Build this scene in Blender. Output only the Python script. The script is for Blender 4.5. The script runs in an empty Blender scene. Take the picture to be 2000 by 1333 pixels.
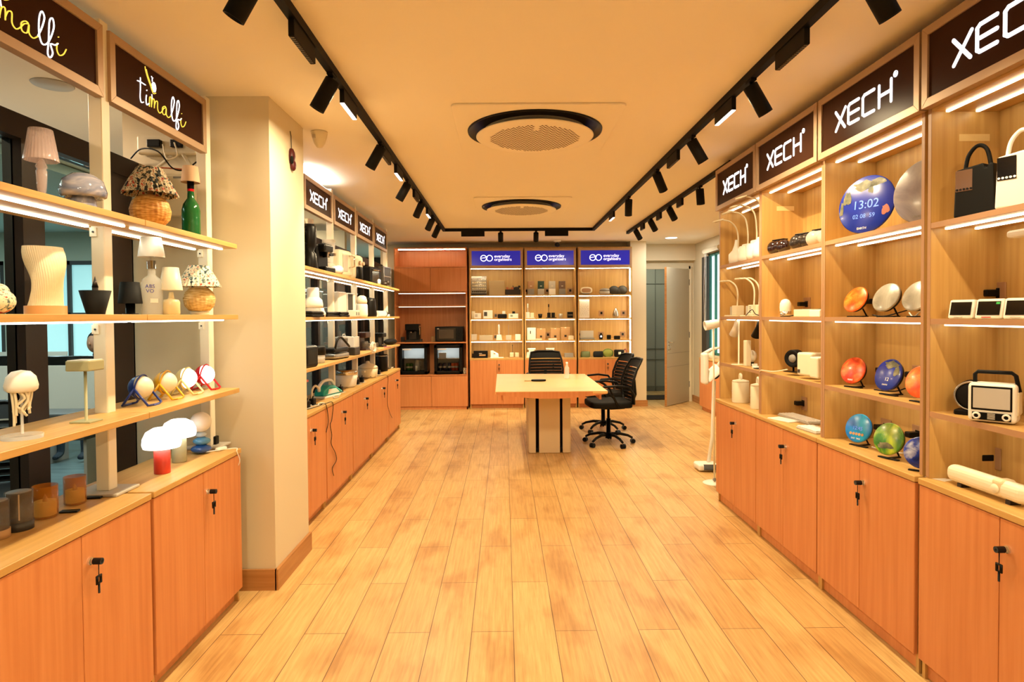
import bpy, bmesh, math, random
from mathutils import Vector, Matrix
S = bpy.context.scene
COL = S.collection
random.seed(7)
# ---------------------------------------------------------------- camera
F, CX, CY, W, H = 1200.0, 996.8, 643.5, 2000.0, 1333.0
YAW, PITCH, ROLL, EYE = .00964, .02211, .00734, Vector((0, 0, 1.5))
_f = Vector((math.sin(YAW)*math.cos(PITCH), math.cos(YAW)*math.cos(PITCH), -math.sin(PITCH)))
_r = Vector((math.cos(YAW), -math.sin(YAW), 0)); _d = _f.cross(_r)
_R = math.cos(ROLL)*_r + math.sin(ROLL)*_d; _D = -math.sin(ROLL)*_r + math.cos(ROLL)*_d
cam = bpy.data.cameras.new('camera'); cam.sensor_width = 36; cam.lens = F/W*36
cam.shift_x = (W/2-CX)/W; cam.shift_y = (CY-H/2)/W; cam.clip_start = .05; cam.clip_end = 100
camo = bpy.data.objects.new('camera', cam); COL.objects.link(camo)
camo.matrix_world = Matrix(((_R.x, -_D.x, -_f.x, 0), (_R.y, -_D.y, -_f.y, 0), (_R.z, -_D.z, -_f.z, EYE.z), (0, 0, 0, 1)))
S.camera = camo
def at(x, y, ax, v):            # a measured point: where the sight line meets a known plane
    d = _R*((x-CX)/F) + _D*((y-CY)/F) + _f
    i = 'xyz'.index(ax); return EYE + d*((v-EYE[i])/d[i])
# ---------------------------------------------------------------- world, lights, exposure
wd = bpy.data.worlds.new('daylight'); S.world = wd; wd.use_nodes = True
wd.node_tree.nodes['Background'].inputs[0].default_value = (.42, .80, .84, 1)
wd.node_tree.nodes['Background'].inputs[1].default_value = 1.6
S.view_settings.view_transform = 'Standard'; S.view_settings.look = 'None'
S.view_settings.exposure = -0.05; S.view_settings.gamma = 1
WARM = (1, .79, .47); LEDC = (1, .95, .68); LEDL = (.93, .97, .78)
SPOT_W, LINE_W, LED_E = 47, 30, 8.5
def lamp(kind, name, loc, energy, color, parent=None, **k):
    l = bpy.data.lights.new(name, kind); l.energy = energy; l.color = color
    for a, b in k.items(): setattr(l, a, b)
    o = bpy.data.objects.new(name, l); COL.objects.link(o); o.location = loc
    if parent: o.parent = parent
    return o
# ---------------------------------------------------------------- helpers
def lin(h):
    h = h.lstrip('#'); c = [int(h[i:i+2], 16)/255 for i in (0, 2, 4)]
    return tuple((v/12.92 if v <= .04045 else ((v+.055)/1.055)**2.4) for v in c)+(1,)
def mat(name, col, rough=.5, metal=0, trans=0, emit=0, ior=1.45, alpha=1, coat=0, ecol=None):
    m = bpy.data.materials.new(name); m.use_nodes = True
    b = m.node_tree.nodes['Principled BSDF']; i = b.inputs
    c = lin(col) if isinstance(col, str) else tuple(col)+(1,)
    i['Base Color'].default_value = c; i['Roughness'].default_value = rough; i['Metallic'].default_value = metal
    i['Transmission Weight'].default_value = trans; i['IOR'].default_value = ior; i['Alpha'].default_value = alpha
    i['Coat Weight'].default_value = coat; i['Coat Roughness'].default_value = .08
    if emit:
        i['Emission Color'].default_value = c if ecol is None else (tuple(ecol)+(1,)); i['Emission Strength'].default_value = emit
    return m
def nodes(m): return m.node_tree.nodes, m.node_tree.links, m.node_tree.nodes['Principled BSDF']
def vary(m, colors, scale=(1, 1, 1), nscale=5, detail=3, coord='Object', rough=None, bump=0, pos=None, dist=0):
    """colour ramp over stretched noise: grain, marbling, prints"""
    N, L, b = nodes(m)
    tc = N.new('ShaderNodeTexCoord'); mp = N.new('ShaderNodeMapping'); mp.inputs['Scale'].default_value = scale
    nz = N.new('ShaderNodeTexNoise'); nz.inputs['Scale'].default_value = nscale; nz.inputs['Detail'].default_value = detail
    nz.inputs['Distortion'].default_value = dist
    cr = N.new('ShaderNodeValToRGB'); e = cr.color_ramp.elements
    n = len(colors); pos = pos or [.3+.4*i/(n-1) for i in range(n)]
    while len(e) < n: e.new(.5)
    for k, (c, p) in enumerate(zip(colors, pos)): e[k].position = p; e[k].color = lin(c) if isinstance(c, str) else tuple(c)+(1,)
    L.new(tc.outputs[coord], mp.inputs[0]); L.new(mp.outputs[0], nz.inputs[0]); L.new(nz.outputs[0], cr.inputs[0]); L.new(cr.outputs[0], b.inputs['Base Color'])
    if bump:
        bp = N.new('ShaderNodeBump'); bp.inputs['Strength'].default_value = bump; bp.inputs['Distance'].default_value = .01
        L.new(nz.outputs[0], bp.inputs['Height']); L.new(bp.outputs[0], b.inputs['Normal'])
    return m
def wood(name, c1, c2, c3, scale, rough=.42):
    m = mat(name, c1, rough); return vary(m, [c1, c2, c3], scale, 1.0, 4, 'Object', pos=[.3, .5, .72])
DOORC = ('#c47a48', '#cc8450', '#d38d59'); CARC = ('#b98f50', '#c49a59', '#cea564')
M = dict(
 door=wood('door_laminate', *DOORC, (38, 38, 1.6)), carc_v=wood('beech_upright', *CARC, (45, 45, 1.6)),
 carc_h=wood('beech_along', *CARC, (45, 1.6, 45)), carc_x=wood('beech_across', *CARC, (1.6, 45, 45)),
 edge=mat('edge_band', '#a9805c', .5), wall=mat('wall_paint', '#d8cdb2', .75), ceil=mat('ceiling_paint', '#f4ecdb', .8),
 alu=mat('aluminium', '#b59a80', .45, .3), blk=mat('black_plastic', '#070606', .38), bmat=mat('matt_black', '#070605', .65),
 track=mat('track_black', '#050403', .65), signp=mat('sign_panel', '#3a2318', .3), blue=mat('blue_sign', '#1a1f9c', .2, emit=.55, ecol=(.03, .03, .5)),
 lit=mat('lit_letter', '#ffffff', .4, emit=1.5, ecol=(.93, .93, 1)), led=mat('led_strip', '#ffffff', .4, emit=LED_E, ecol=LEDC), ledl=mat('cool_led_strip', '#ffffff', .4, emit=LED_E*1.2, ecol=LEDL),
 white=mat('white_plastic', '#e9e6df', .35), cream=mat('cream_plastic', '#e2d8be', .4), post=mat('post_paint', '#e8e2d0', .45),
 steel=mat('steel', '#b8b4ae', .25, .95), chrome=mat('chrome', '#dcdad6', .08, 1), dsteel=mat('dark_steel', '#4a4440', .3, .8),
 brown=mat('brown_frame', '#241710', .5), skirt=wood('skirting_wood', '#a5713f', '#b07c48', '#b98752', (2, 2, 45)), grey=mat('grey_plastic', '#8b8781', .5),
 lgrey=mat('light_grey', '#b9b2a6', .5), dgrey=mat('dark_grey', '#3a3835', .5), glass=mat('clear_glass', (.9, .93, .93), .03, alpha=.32),
 acryl=mat('acrylic', (.9, .9, .9), .05, alpha=.4), screen=mat('dark_screen', '#0b0908', .15, coat=.5),
 tan=mat('tan_card', '#b38a5c', .7), red=mat('red_plastic', '#c8141e', .35), glow=mat('glowing_globe', '#ffffff', .4, emit=2.6, ecol=(1, .98, .95)),
)
M['signp'].node_tree.nodes['Principled BSDF'].inputs['Specular IOR Level'].default_value = .03
for _k in ('track', 'bmat', 'blk'): M[_k].node_tree.nodes['Principled BSDF'].inputs['Specular IOR Level'].default_value = .25
class G:
    """collects shapes into one mesh"""
    def __init__(s): s.b = bmesh.new()
    def _new(s, before, mx):
        vs = [v for v in s.b.verts if v.index == -1 or v not in before]
        return vs
    def box(s, x0, x1, y0, y1, z0, z1, bev=0, seg=2):
        t = bmesh.new() if bev else s.b
        r = bmesh.ops.create_cube(t, size=1)['verts']
        for v in r: v.co = Vector(((x0+x1)/2+v.co.x*(x1-x0), (y0+y1)/2+v.co.y*(y1-y0), (z0+z1)/2+v.co.z*(z1-z0)))
        if bev:
            bmesh.ops.bevel(t, geom=t.edges[:], offset=min(bev, .49*min(abs(x1-x0), abs(y1-y0), abs(z1-z0))), segments=seg, affect='EDGES', profile=.5)
            s.merge(t)
        return s
    def merge(s, t, mx=None):
        if mx is not None: bmesh.ops.transform(t, matrix=mx, verts=t.verts)
        me = bpy.data.meshes.new('t'); t.to_mesh(me); t.free(); s.b.from_mesh(me); bpy.data.meshes.remove(me); return s
    def lathe(s, prof, c=(0, 0, 0), n=32, ax='z', mx=None, wave=None, a0=0, a1=2*math.pi):
        t = bmesh.new(); rings = []; full = abs(a1-a0-2*math.pi) < 1e-6
        m = n if full else n+1
        for r, z in prof:
            if r < 1e-6: rings.append([t.verts.new((0, 0, z))])
            else:
                rings.append([])
                for k in range(m):
                    a = a0+(a1-a0)*k/n; q = r*(wave(a, z) if wave else 1)
                    rings[-1].append(t.verts.new((q*math.cos(a), q*math.sin(a), z)))
        for A, B in zip(rings, rings[1:]):
            if len(A) == 1 and len(B) == 1: continue
            for k in range(n):
                l = (k+1) % m if full else k+1
                if len(A) == 1: t.faces.new((A[0], B[l], B[k]))
                elif len(B) == 1: t.faces.new((A[k], A[l], B[0]))
                else: t.faces.new((A[k], A[l], B[l], B[k]))
        R = {'z': Matrix.Identity(4), 'x': Matrix.Rotation(math.pi/2, 4, 'Y'), 'y': Matrix.Rotation(-math.pi/2, 4, 'X')}[ax]
        mm = Matrix.Translation(c) @ R
        if mx is not None: mm = mx @ mm
        for f in t.faces: f.smooth = True
        return s.merge(t, mm)
    def cyl(s, x, y, z0, z1, r, r1=None, n=24):
        r1 = r if r1 is None else r1
        return s.lathe([(0, z0), (r, z0), (r, z0), (r1, z1), (r1, z1), (0, z1)], (x, y, 0), n)
    def rod(s, a, b, r, r1=None, n=12):
        a, b = Vector(a), Vector(b); d = b-a; q = d.to_track_quat('Z', 'Y').to_matrix().to_4x4()
        r1 = r if r1 is None else r1
        return s.lathe([(0, 0), (r, 0), (r, 0), (r1, d.length), (r1, d.length), (0, d.length)], n=n, mx=Matrix.Translation(a) @ q)
    def ball(s, c, rx, ry=None, rz=None, n=24, z0=-1, z1=1):
        ry = rx if ry is None else ry; rz = rx if rz is None else rz
        k = n//2; a = math.asin(z0); b = math.asin(z1)
        pr = [(math.cos(a+(b-a)*i/k), math.sin(a+(b-a)*i/k)) for i in range(k+1)]
        return s.lathe([(0 if abs(p[0]) < 1e-5 else p[0], p[1]) for p in pr], n=n, mx=Matrix.Translation(c) @ Matrix.Diagonal((rx, ry, rz, 1)))
    def tube(s, pts, r, n=8, close=False, rs=None):
        P = [Vector(p) for p in pts]; t = bmesh.new(); rings = []; prev = None
        for i, p in enumerate(P):
            if close: d = P[(i+1) % len(P)]-P[i-1]
            else: d = P[min(i+1, len(P)-1)]-P[max(i-1, 0)]
            d.normalize()
            if prev is None:
                u = d.orthogonal().normalized()
            else:
                u = prev-d*prev.dot(d); u.normalize()
            prev = u; v = d.cross(u); rr = rs[i] if rs else r
            rings.append([t.verts.new(p+(u*math.cos(2*math.pi*k/n)+v*math.sin(2*math.pi*k/n))*rr) for k in range(n)])
        pairs = list(zip(rings, rings[1:]))+([(rings[-1], rings[0])] if close else [])
        for A, B in pairs:
            for k in range(n): t.faces.new((A[k], A[(k+1) % n], B[(k+1) % n], B[k]))
        if not close:
            t.faces.new(rings[0][::-1]); t.faces.new(rings[-1])
        for f in t.faces: f.smooth = True
        return s.merge(t)
    def prism(s, pts, z0, z1, mx=None, bev=0):
        t = bmesh.new(); a = [t.verts.new((p[0], p[1], z0)) for p in pts]; b = [t.verts.new((p[0], p[1], z1)) for p in pts]
        t.faces.new(a[::-1]); t.faces.new(b); n = len(pts)
        for k in range(n): t.faces.new((a[k], a[(k+1) % n], b[(k+1) % n], b[k]))
        bmesh.ops.recalc_face_normals(t, faces=t.faces)
        if bev: bmesh.ops.bevel(t, geom=t.edges[:], offset=bev, segments=2, affect='EDGES', profile=.5)
        return s.merge(t, mx)
    def grid(s, f, nu, nv, closeu=False):
        t = bmesh.new(); R = [[t.verts.new(f(i/nu, j/nv)) for i in range(nu if closeu else nu+1)] for j in range(nv+1)]
        for j in range(nv):
            for i in range(nu):
                k = (i+1) % nu if closeu else i+1
                fc = t.faces.new((R[j][i], R[j][k], R[j+1][k], R[j+1][i])); fc.smooth = True
        return s.merge(t)
    def move(s, mx): bmesh.ops.transform(s.b, matrix=mx, verts=s.b.verts); return s
    def done(s, name, m, parent=None, label=None, sharp=None):
        b = s.b; bmesh.ops.recalc_face_normals(b, faces=b.faces)
        me = bpy.data.meshes.new(name); b.to_mesh(me); b.free()
        me.materials.append(M[m] if isinstance(m, str) else m)
        o = bpy.data.objects.new(name, me); COL.objects.link(o)
        if parent is not None: o.parent = parent
        if label: o['label'] = label
        return o
def struct(o): o['kind'] = 'structure'; return o
def thing(name, label, cat, loc=(0, 0, 0), rz=0, group=None):
    o = bpy.data.objects.new(name, None); COL.objects.link(o); o.location = loc; o.rotation_euler = (0, 0, math.radians(rz))
    o.empty_display_size = .05; o['label'] = label; o['category'] = cat
    if group: o['group'] = group
    return o
def tag(o, label, cat, group=None, loc=None, rz=0):
    o['label'] = label; o['category'] = cat
    if group: o['group'] = group
    if loc is not None: o.location = loc; o.rotation_euler = (0, 0, math.radians(rz))
    return o
def dup(root, loc, rz=None, label=None, group=None):
    r = root.copy(); COL.objects.link(r); r.location = loc
    if rz is not None: r.rotation_euler = (0, 0, math.radians(rz))
    if label: r['label'] = label
    if group: r['group'] = group
    for ch in list(root.children):
        c = ch.copy(); COL.objects.link(c); c.parent = r
        for g in list(ch.children):
            d = g.copy(); COL.objects.link(d); d.parent = c
    return r
def arc(cx, cy, r, a0, a1, n=10): return [(cx+r*math.cos(math.radians(a0+(a1-a0)*i/n)), cy+r*math.sin(math.radians(a0+(a1-a0)*i/n))) for i in range(n+1)]
def strokes(g, lines, w, z0, z1, ox=0, oy=0, sc=1):
    """capsule strokes in the xy plane, extruded z0..z1"""
    for ln in lines:
        ww = w
        for (a, b) in zip(ln, ln[1:]):
            a = Vector((ox+a[0]*sc, oy+a[1]*sc)); b = Vector((ox+b[0]*sc, oy+b[1]*sc)); d = b-a
            if d.length < 1e-6: continue
            an = math.degrees(math.atan2(d.y, d.x))
            g.prism(arc(b.x, b.y, ww/2, an-90, an+90, 5)+arc(a.x, a.y, ww/2, an+90, an+270, 5), z0, z1)
    return g
def text_mesh(g, s, size, mx, depth=.0005, align='LEFT', spacing=1):
    cu = bpy.data.curves.new('t', 'FONT'); cu.body = s; cu.size = size; cu.extrude = depth; cu.align_x = align; cu.resolution_u = 3; cu.space_character = spacing
    o = bpy.data.objects.new('t', cu); me = bpy.data.meshes.new_from_object(o)
    t = bmesh.new(); t.from_mesh(me); bpy.data.objects.remove(o); bpy.data.curves.remove(cu); bpy.data.meshes.remove(me)
    return g.merge(t, mx)
def frame_mx(o, right, up):
    """matrix whose local x/y/z are right/up/out"""
    r, u = Vector(right), Vector(up); n = r.cross(u); o = Vector(o)
    return Matrix(((r.x, u.x, n.x, o.x), (r.y, u.y, n.y, o.y), (r.z, u.z, n.z, o.z), (0, 0, 0, 1)))
# ================================================================ the room
def floor_mat():
    m = mat('floor_planks', '#dcae68', .38); N, L, b = nodes(m)
    tc = N.new('ShaderNodeTexCoord'); mp = N.new('ShaderNodeMapping'); mp.inputs['Rotation'].default_value = (0, 0, math.radians(90))
    # brick x = world y, brick y = -world x
    mp.inputs['Location'].default_value = (-3.425+1.08*8, .032+.198*40, 0); mp.inputs['Rotation'].default_value = (0, 0, math.radians(-90))
    L.new(tc.outputs['Object'], mp.inputs[0])
    br = N.new('ShaderNodeTexBrick'); br.offset = .5; br.offset_frequency = 2; br.squash = 1
    for k, v in dict(Scale=1, **{'Mortar Size': .002, 'Mortar Smooth': .2, 'Bias': 0, 'Brick Width': 1.08, 'Row Height': .198}).items(): br.inputs[k].default_value = v
    br.inputs['Color1'].default_value = lin('#cca367'); br.inputs['Color2'].default_value = lin('#d9b67a'); br.inputs['Mortar'].default_value = lin('#73502d')
    L.new(mp.outputs[0], br.inputs[0])
    g = N.new('ShaderNodeMapping'); g.inputs['Scale'].default_value = (30, 1.3, 1); L.new(tc.outputs['Object'], g.inputs[0])
    nz = N.new('ShaderNodeTexNoise'); nz.inputs['Scale'].default_value = 2.2; nz.inputs['Detail'].default_value = 8; nz.inputs['Roughness'].default_value = .65; L.new(g.outputs[0], nz.inputs[0])
    k = N.new('ShaderNodeMapping'); k.inputs['Scale'].default_value = (4.5, 1.9, 1); L.new(tc.outputs['Object'], k.inputs[0])
    n2 = N.new('ShaderNodeTexNoise'); n2.inputs['Scale'].default_value = 1.1; n2.inputs['Detail'].default_value = 3; L.new(k.outputs[0], n2.inputs[0])
    r1 = N.new('ShaderNodeValToRGB'); r1.color_ramp.elements[0].position = .35; r1.color_ramp.elements[0].color = (.80, .74, .66, 1); r1.color_ramp.elements[1].position = .62; r1.color_ramp.elements[1].color = (1.05, 1.05, 1.04, 1)
    r2 = N.new('ShaderNodeValToRGB'); r2.color_ramp.elements[0].position = .32; r2.color_ramp.elements[0].color = (.70, .58, .46, 1); r2.color_ramp.elements[1].position = .5; r2.color_ramp.elements[1].color = (1, 1, 1, 1)
    L.new(nz.outputs[0], r1.inputs[0]); L.new(n2.outputs[0], r2.inputs[0])
    a = N.new('ShaderNodeMix'); a.data_type = 'RGBA'; a.blend_type = 'MULTIPLY'; a.inputs[0].default_value = 1
    c = N.new('ShaderNodeMix'); c.data_type = 'RGBA'; c.blend_type = 'MULTIPLY'; c.inputs[0].default_value = .75
    L.new(br.outputs[0], a.inputs[6]); L.new(r1.outputs[0], a.inputs[7]); L.new(a.outputs[2], c.inputs[6]); L.new(r2.outputs[0], c.inputs[7]); L.new(c.outputs[2], b.inputs['Base Color'])
    bp = N.new('ShaderNodeBump'); bp.inputs['Strength'].default_value = .25; bp.inputs['Distance'].default_value = .002; L.new(br.outputs['Fac'], bp.inputs['Height']); bp.invert = True; L.new(bp.outputs[0], b.inputs['Normal'])
    return m
M['floor'] = floor_mat()
M['office_floor'] = vary(mat('office_floor', '#5b6a6c', .4), ['#4c5a5c', '#66777a'], (1, 8, 1), 2)
M['teal'] = mat('tinted_glass', (.50, .66, .68), .02, trans=1, ior=1.02); M['darkglass'] = mat('smoked_glass', (.16, .20, .22), .02, trans=1, ior=1.3)
M['paleteal'] = mat('office_ceiling', '#b9cbc6', .8); M['offwall'] = mat('office_wall', '#b4b9a8', .8); M['doorp'] = mat('door_paint', '#b3ab98', .5); M['corr'] = mat('corridor_paint', '#8c8a78', .7)
M['ledw'] = mat('office_tube', '#ffffff', .4, emit=7, ecol=(.9, .96, 1))
Z = 2.70
struct(G().box(-3.4, 3.40, -3.5, 12.6, -.1, 0).done('floor', 'floor'))
struct(G().box(-8.2, -3.4, -3.5, 12.6, -.1, -.002).done('floor_office', 'office_floor'))
struct(G().box(-8.2, 3.60, -3.5, 12.6, Z, Z+.1).done('ceiling', 'ceil'))
struct(G().box(-8.2, -3.4, -3.5, 8.0, 2.62, 2.69).done('ceiling_office', 'paleteal'))
struct(G().box(2.03, 2.13, -3.5, 4.92, 0, Z).done('wall_right', 'wall'))
struct(G().box(2.13, 3.30, 4.82, 4.92, 0, Z).done('wall_return', 'wall'))
struct(G().box(3.26, 3.40, 8.0, 9.18, 0, Z).box(3.26, 3.40, 9.80, 10.56, 0, Z).box(3.26, 3.40, 4.92, 8.0, 0, Z).box(3.26, 3.40, 9.18, 9.80, 0, .86).box(3.26, 3.40, 9.18, 9.80, 2.46, Z).done('wall_window', 'wall'))
struct(G().box(-2.06, 2.32, 10.30, 10.45, 0, Z).box(2.06, 2.32, 10.02, 10.30, 0, Z).done('wall_back', 'wall'))
struct(G().box(2.32, 3.26, 10.56, 10.66, 2.30, Z).box(2.32, 3.40, 10.45, 10.56, 2.42, Z).box(3.20, 3.40, 10.56, 10.66, 0, 2.30).done('wall_lintel', 'wall'))
struct(G().box(1.9, 3.6, 12.0, 12.1, 0, Z).box(1.9, 2.0, 10.45, 12.0, 0, Z).box(3.5, 3.6, 10.56, 12, 0, Z).done('wall_corridor', 'corr'))
g = G()
for x0, x1, z0, z1 in ((2.32, 3.5, .62, .628), (2.32, 3.5, .83, .838), (2.32, 3.5, 2.1, 2.108)): g.box(x0, x1, 11.985, 12, z0, z1)
g.box(2.95, 2.96, 11.98, 12, 0, 2.7).box(2.0, 3.5, 11.98, 12, 0, .1); struct(g.done('trim_corridor', mat('groove_paint', '#6c6b5d', .8)))
struct(G().box(2.32, 3.20, 10.53, 10.57, 2.28, 2.33).box(3.17, 3.22, 10.53, 10.57, 0, 2.33).box(2.30, 2.335, 10.44, 10.57, 0, 2.33).done('door_1_frame', 'wall'))
struct(G().box(-2.06, -1.27, 3.37, 3.94, 0, Z).done('wall_pillar', 'wall'))
struct(G().box(-8.2, 3.4, -3.6, -3.5, 0, Z).done('wall_rear', 'wall'))
# skirtings
sk = lambda n, *a: struct(G().box(*a).done(n, 'skirt'))
sk('baseboard_pillar_front', -1.46, -1.262, 3.352, 3.369, 0, .115); sk('baseboard_pillar_side', -1.269, -1.252, 3.352, 3.945, 0, .115)
sk('baseboard_back', 2.04, 2.335, 10.0, 10.02, 0, .1); sk('baseboard_window', 3.24, 3.26, 9.62, 10.56, 0, .11)
# glazed partition to the office (dark frames)
g = G()
for y0, y1 in ((-3.5, -3.4), (-.6, -.5), (1.0, 1.1), (2.56, 2.68), (3.12, 3.30)): g.box(-2.06, -1.98, y0, y1, 0, 2.34)
g.box(-2.062, -1.976, -3.5, 3.37, 2.243, 2.342).box(-2.062, -1.976, -3.5, 3.37, 0.003, .083)
struct(g.done('window_1_frame', 'brown'))
for k, (y0, y1) in enumerate(((-3.4, -.6), (-.5, 1.0), (1.1, 2.56), (2.68, 3.12), (3.30, 3.37))): struct(G().box(-2.024, -2.016, y0, y1, .08, 2.24).done('window_1_pane', 'teal'))
g = G()
for y0 in (3.94, 4.62, 5.25, 5.95, 6.55, 7.25, 7.95, 8.65, 9.35, 10.0): g.box(-2.06, -1.98, y0, y0+.07, 0, 2.34)
g.box(-2.062, -1.976, 3.945, 10.3, 2.243, 2.342).box(-2.062, -1.976, 3.945, 10.3, 0.003, .083)
struct(g.done('window_2_frame', 'brown'))
struct(G().box(-2.024, -2.016, 3.94, 10.3, .08, 2.24).done('window_2_pane', 'darkglass'))
# office shell with windows to the daylight
g = G(); 
WX = [(-7.75, -6.45), (-6.2, -5.05)]
g.box(-8.2, -2.06, 8.0, 8.1, 0, .85).box(-8.2, -2.06, 8.0, 8.1, 2.25, 2.62).box(-8.2, -7.75, 8, 8.1, .85, 2.25).box(-6.45, -6.2, 8, 8.1, .85, 2.25).box(-5.05, -4.62, 8, 8.1, .85, 2.25).box(-4.1, -2.06, 8, 8.1, .85, 2.25)
g.box(-8.3, -8.2, -3.5, 8.0, 0, 2.72); struct(g.done('wall_office', 'offwall'))
struct(G().box(-8.2, -2.06, 12.5, 12.6, 0, 2.7).done('wall_far_room', 'brown'))
for n, (x0, x1) in enumerate(WX+[(-4.62, -4.1)]):
    g = G(); 
    for a, b, c, d in ((x0, x0+.05, .85, 2.25), (x1-.05, x1, .85, 2.25), (x0, x1, .85, .9), (x0, x1, 2.2, 2.25), ((x0+x1)/2-.02, (x0+x1)/2+.02, .85, 2.25), (x0, x1, 1.55, 1.58)): g.box(a, b, 8.0, 8.08, c, d)
    struct(g.done('window_%d_frame' % (n+3), 'dgrey'))
    struct(G().box(x0+.02, x1-.02, 8.04, 8.045, .87, 2.23).done('window_%d_pane' % (n+3), mat('daylight_pane', (.7, .9, .9), .3, emit=.8, ecol=(.38, .72, .74))))
# window by the door
g = G().box(3.27, 3.33, 9.18, 9.22, .86, 2.46).box(3.27, 3.33, 9.76, 9.80, .86, 2.46).box(3.27, 3.33, 9.18, 9.80, .86, .9).box(3.27, 3.33, 9.18, 9.80, 2.42, 2.46).box(3.27, 3.31, 9.5, 9.53, .86, 2.46)
struct(g.done('window_6_frame', mat('green_frame', '#2c6f68', .4)))
struct(G().box(3.305, 3.31, 9.22, 9.76, .9, 2.42).done('window_6_pane', mat('sky_pane', (.8, .95, .95), .2, emit=1.0, ecol=(.55, .88, .88))))
# ================================================================ shelving
def led(g, x0, x1, y0, y1, z): return g.box(x0, x1, y0, y1, z-.0065, z)
def lock(parent, o, out, along):
    """cam lock with its key left in: o on the door face, out = outward, along = a unit vector on the face"""
    o, n, a = Vector(o), Vector(out), Vector(along)
    k = G().rod(o, o+n*.006, .013, n=18).rod(o+n*.006, o+n*.016, .009)
    lk = k.done('lock', 'chrome', parent)
    k = G(); k.rod(o+n*.014, o+n*.042, .011).rod(o+n*.03-Vector((0, 0, .012)), o+n*.03-Vector((0, 0, .05)), .0015)
    q = o+n*.03-Vector((0, 0, .062)); k.tube([q-a*.009-Vector((0, 0, .012)), q-a*.009+Vector((0, 0, .012)), q+a*.009+Vector((0, 0, .012)), q+a*.009-Vector((0, 0, .012))], .005, close=True)
    k.rod(q-Vector((0, 0, .01)), q-Vector((0, 0, .046)), .0035)
    k.done('key', 'blk', parent)
def base_cabinet(root, side, X, y0, y1, depth, ztop, kick, split, zb=.075, lockside=1):
    """side=+1: opens towards -x (right run), -1: opens towards +x. doors plane at X"""
    s = side; t = .018; xb = X+s*depth; xi = X+s*.02
    lo = lambda a, b: (min(a, b), max(a, b))
    G().box(*lo(xi, xb), y0, y0+t, .0, ztop-.025).box(*lo(xi, xb), y1-t, y1, 0, ztop-.025).box(*lo(xb-s*t, xb), y0, y1, 0, ztop-.025).done('carcass', 'carc_v', root)
    G().box(*lo(X-s*.004, xb), y0+.001, y1-.001, ztop-.025, ztop, .002, 1).done('worktop', 'carc_h', root)
    G().box(*lo(kick, kick+s*.018), y0, y1, .004, zb-.008).done('kickboard', 'door', root)
    ym = (y0+y1)/2 if split is None else split
    for a, b, has in ((y0+.004, ym-.0015, False), (ym+.0015, y1-.004, True)):
        d = G().box(*lo(X, X+s*.018), a, b, zb, ztop-.029, .0015, 1).done('door', 'door', root)
        if has == (lockside > 0): lock(d, (X, (a+.035 if has else b-.035), ztop-.125), (-s, 0, 0), (0, 1, 0))
XECH = [[(0, 1), (.62, 0)], [(.66, 1), (.02, 0)]], [[(1.5, 1), (.95, 1), (.85, .9), (.85, .1), (.95, 0), (1.5, 0)], [(.95, .5), (1.5, .5)]], [[(2.4, 1), (1.85, 1), (1.75, .9), (1.75, .1), (1.85, 0), (2.4, 0)]], [[(2.68, 1), (2.68, 0)], [(3.32, 1), (3.32, 0)], [(2.68, .5), (3.32, .5)]]
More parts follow.
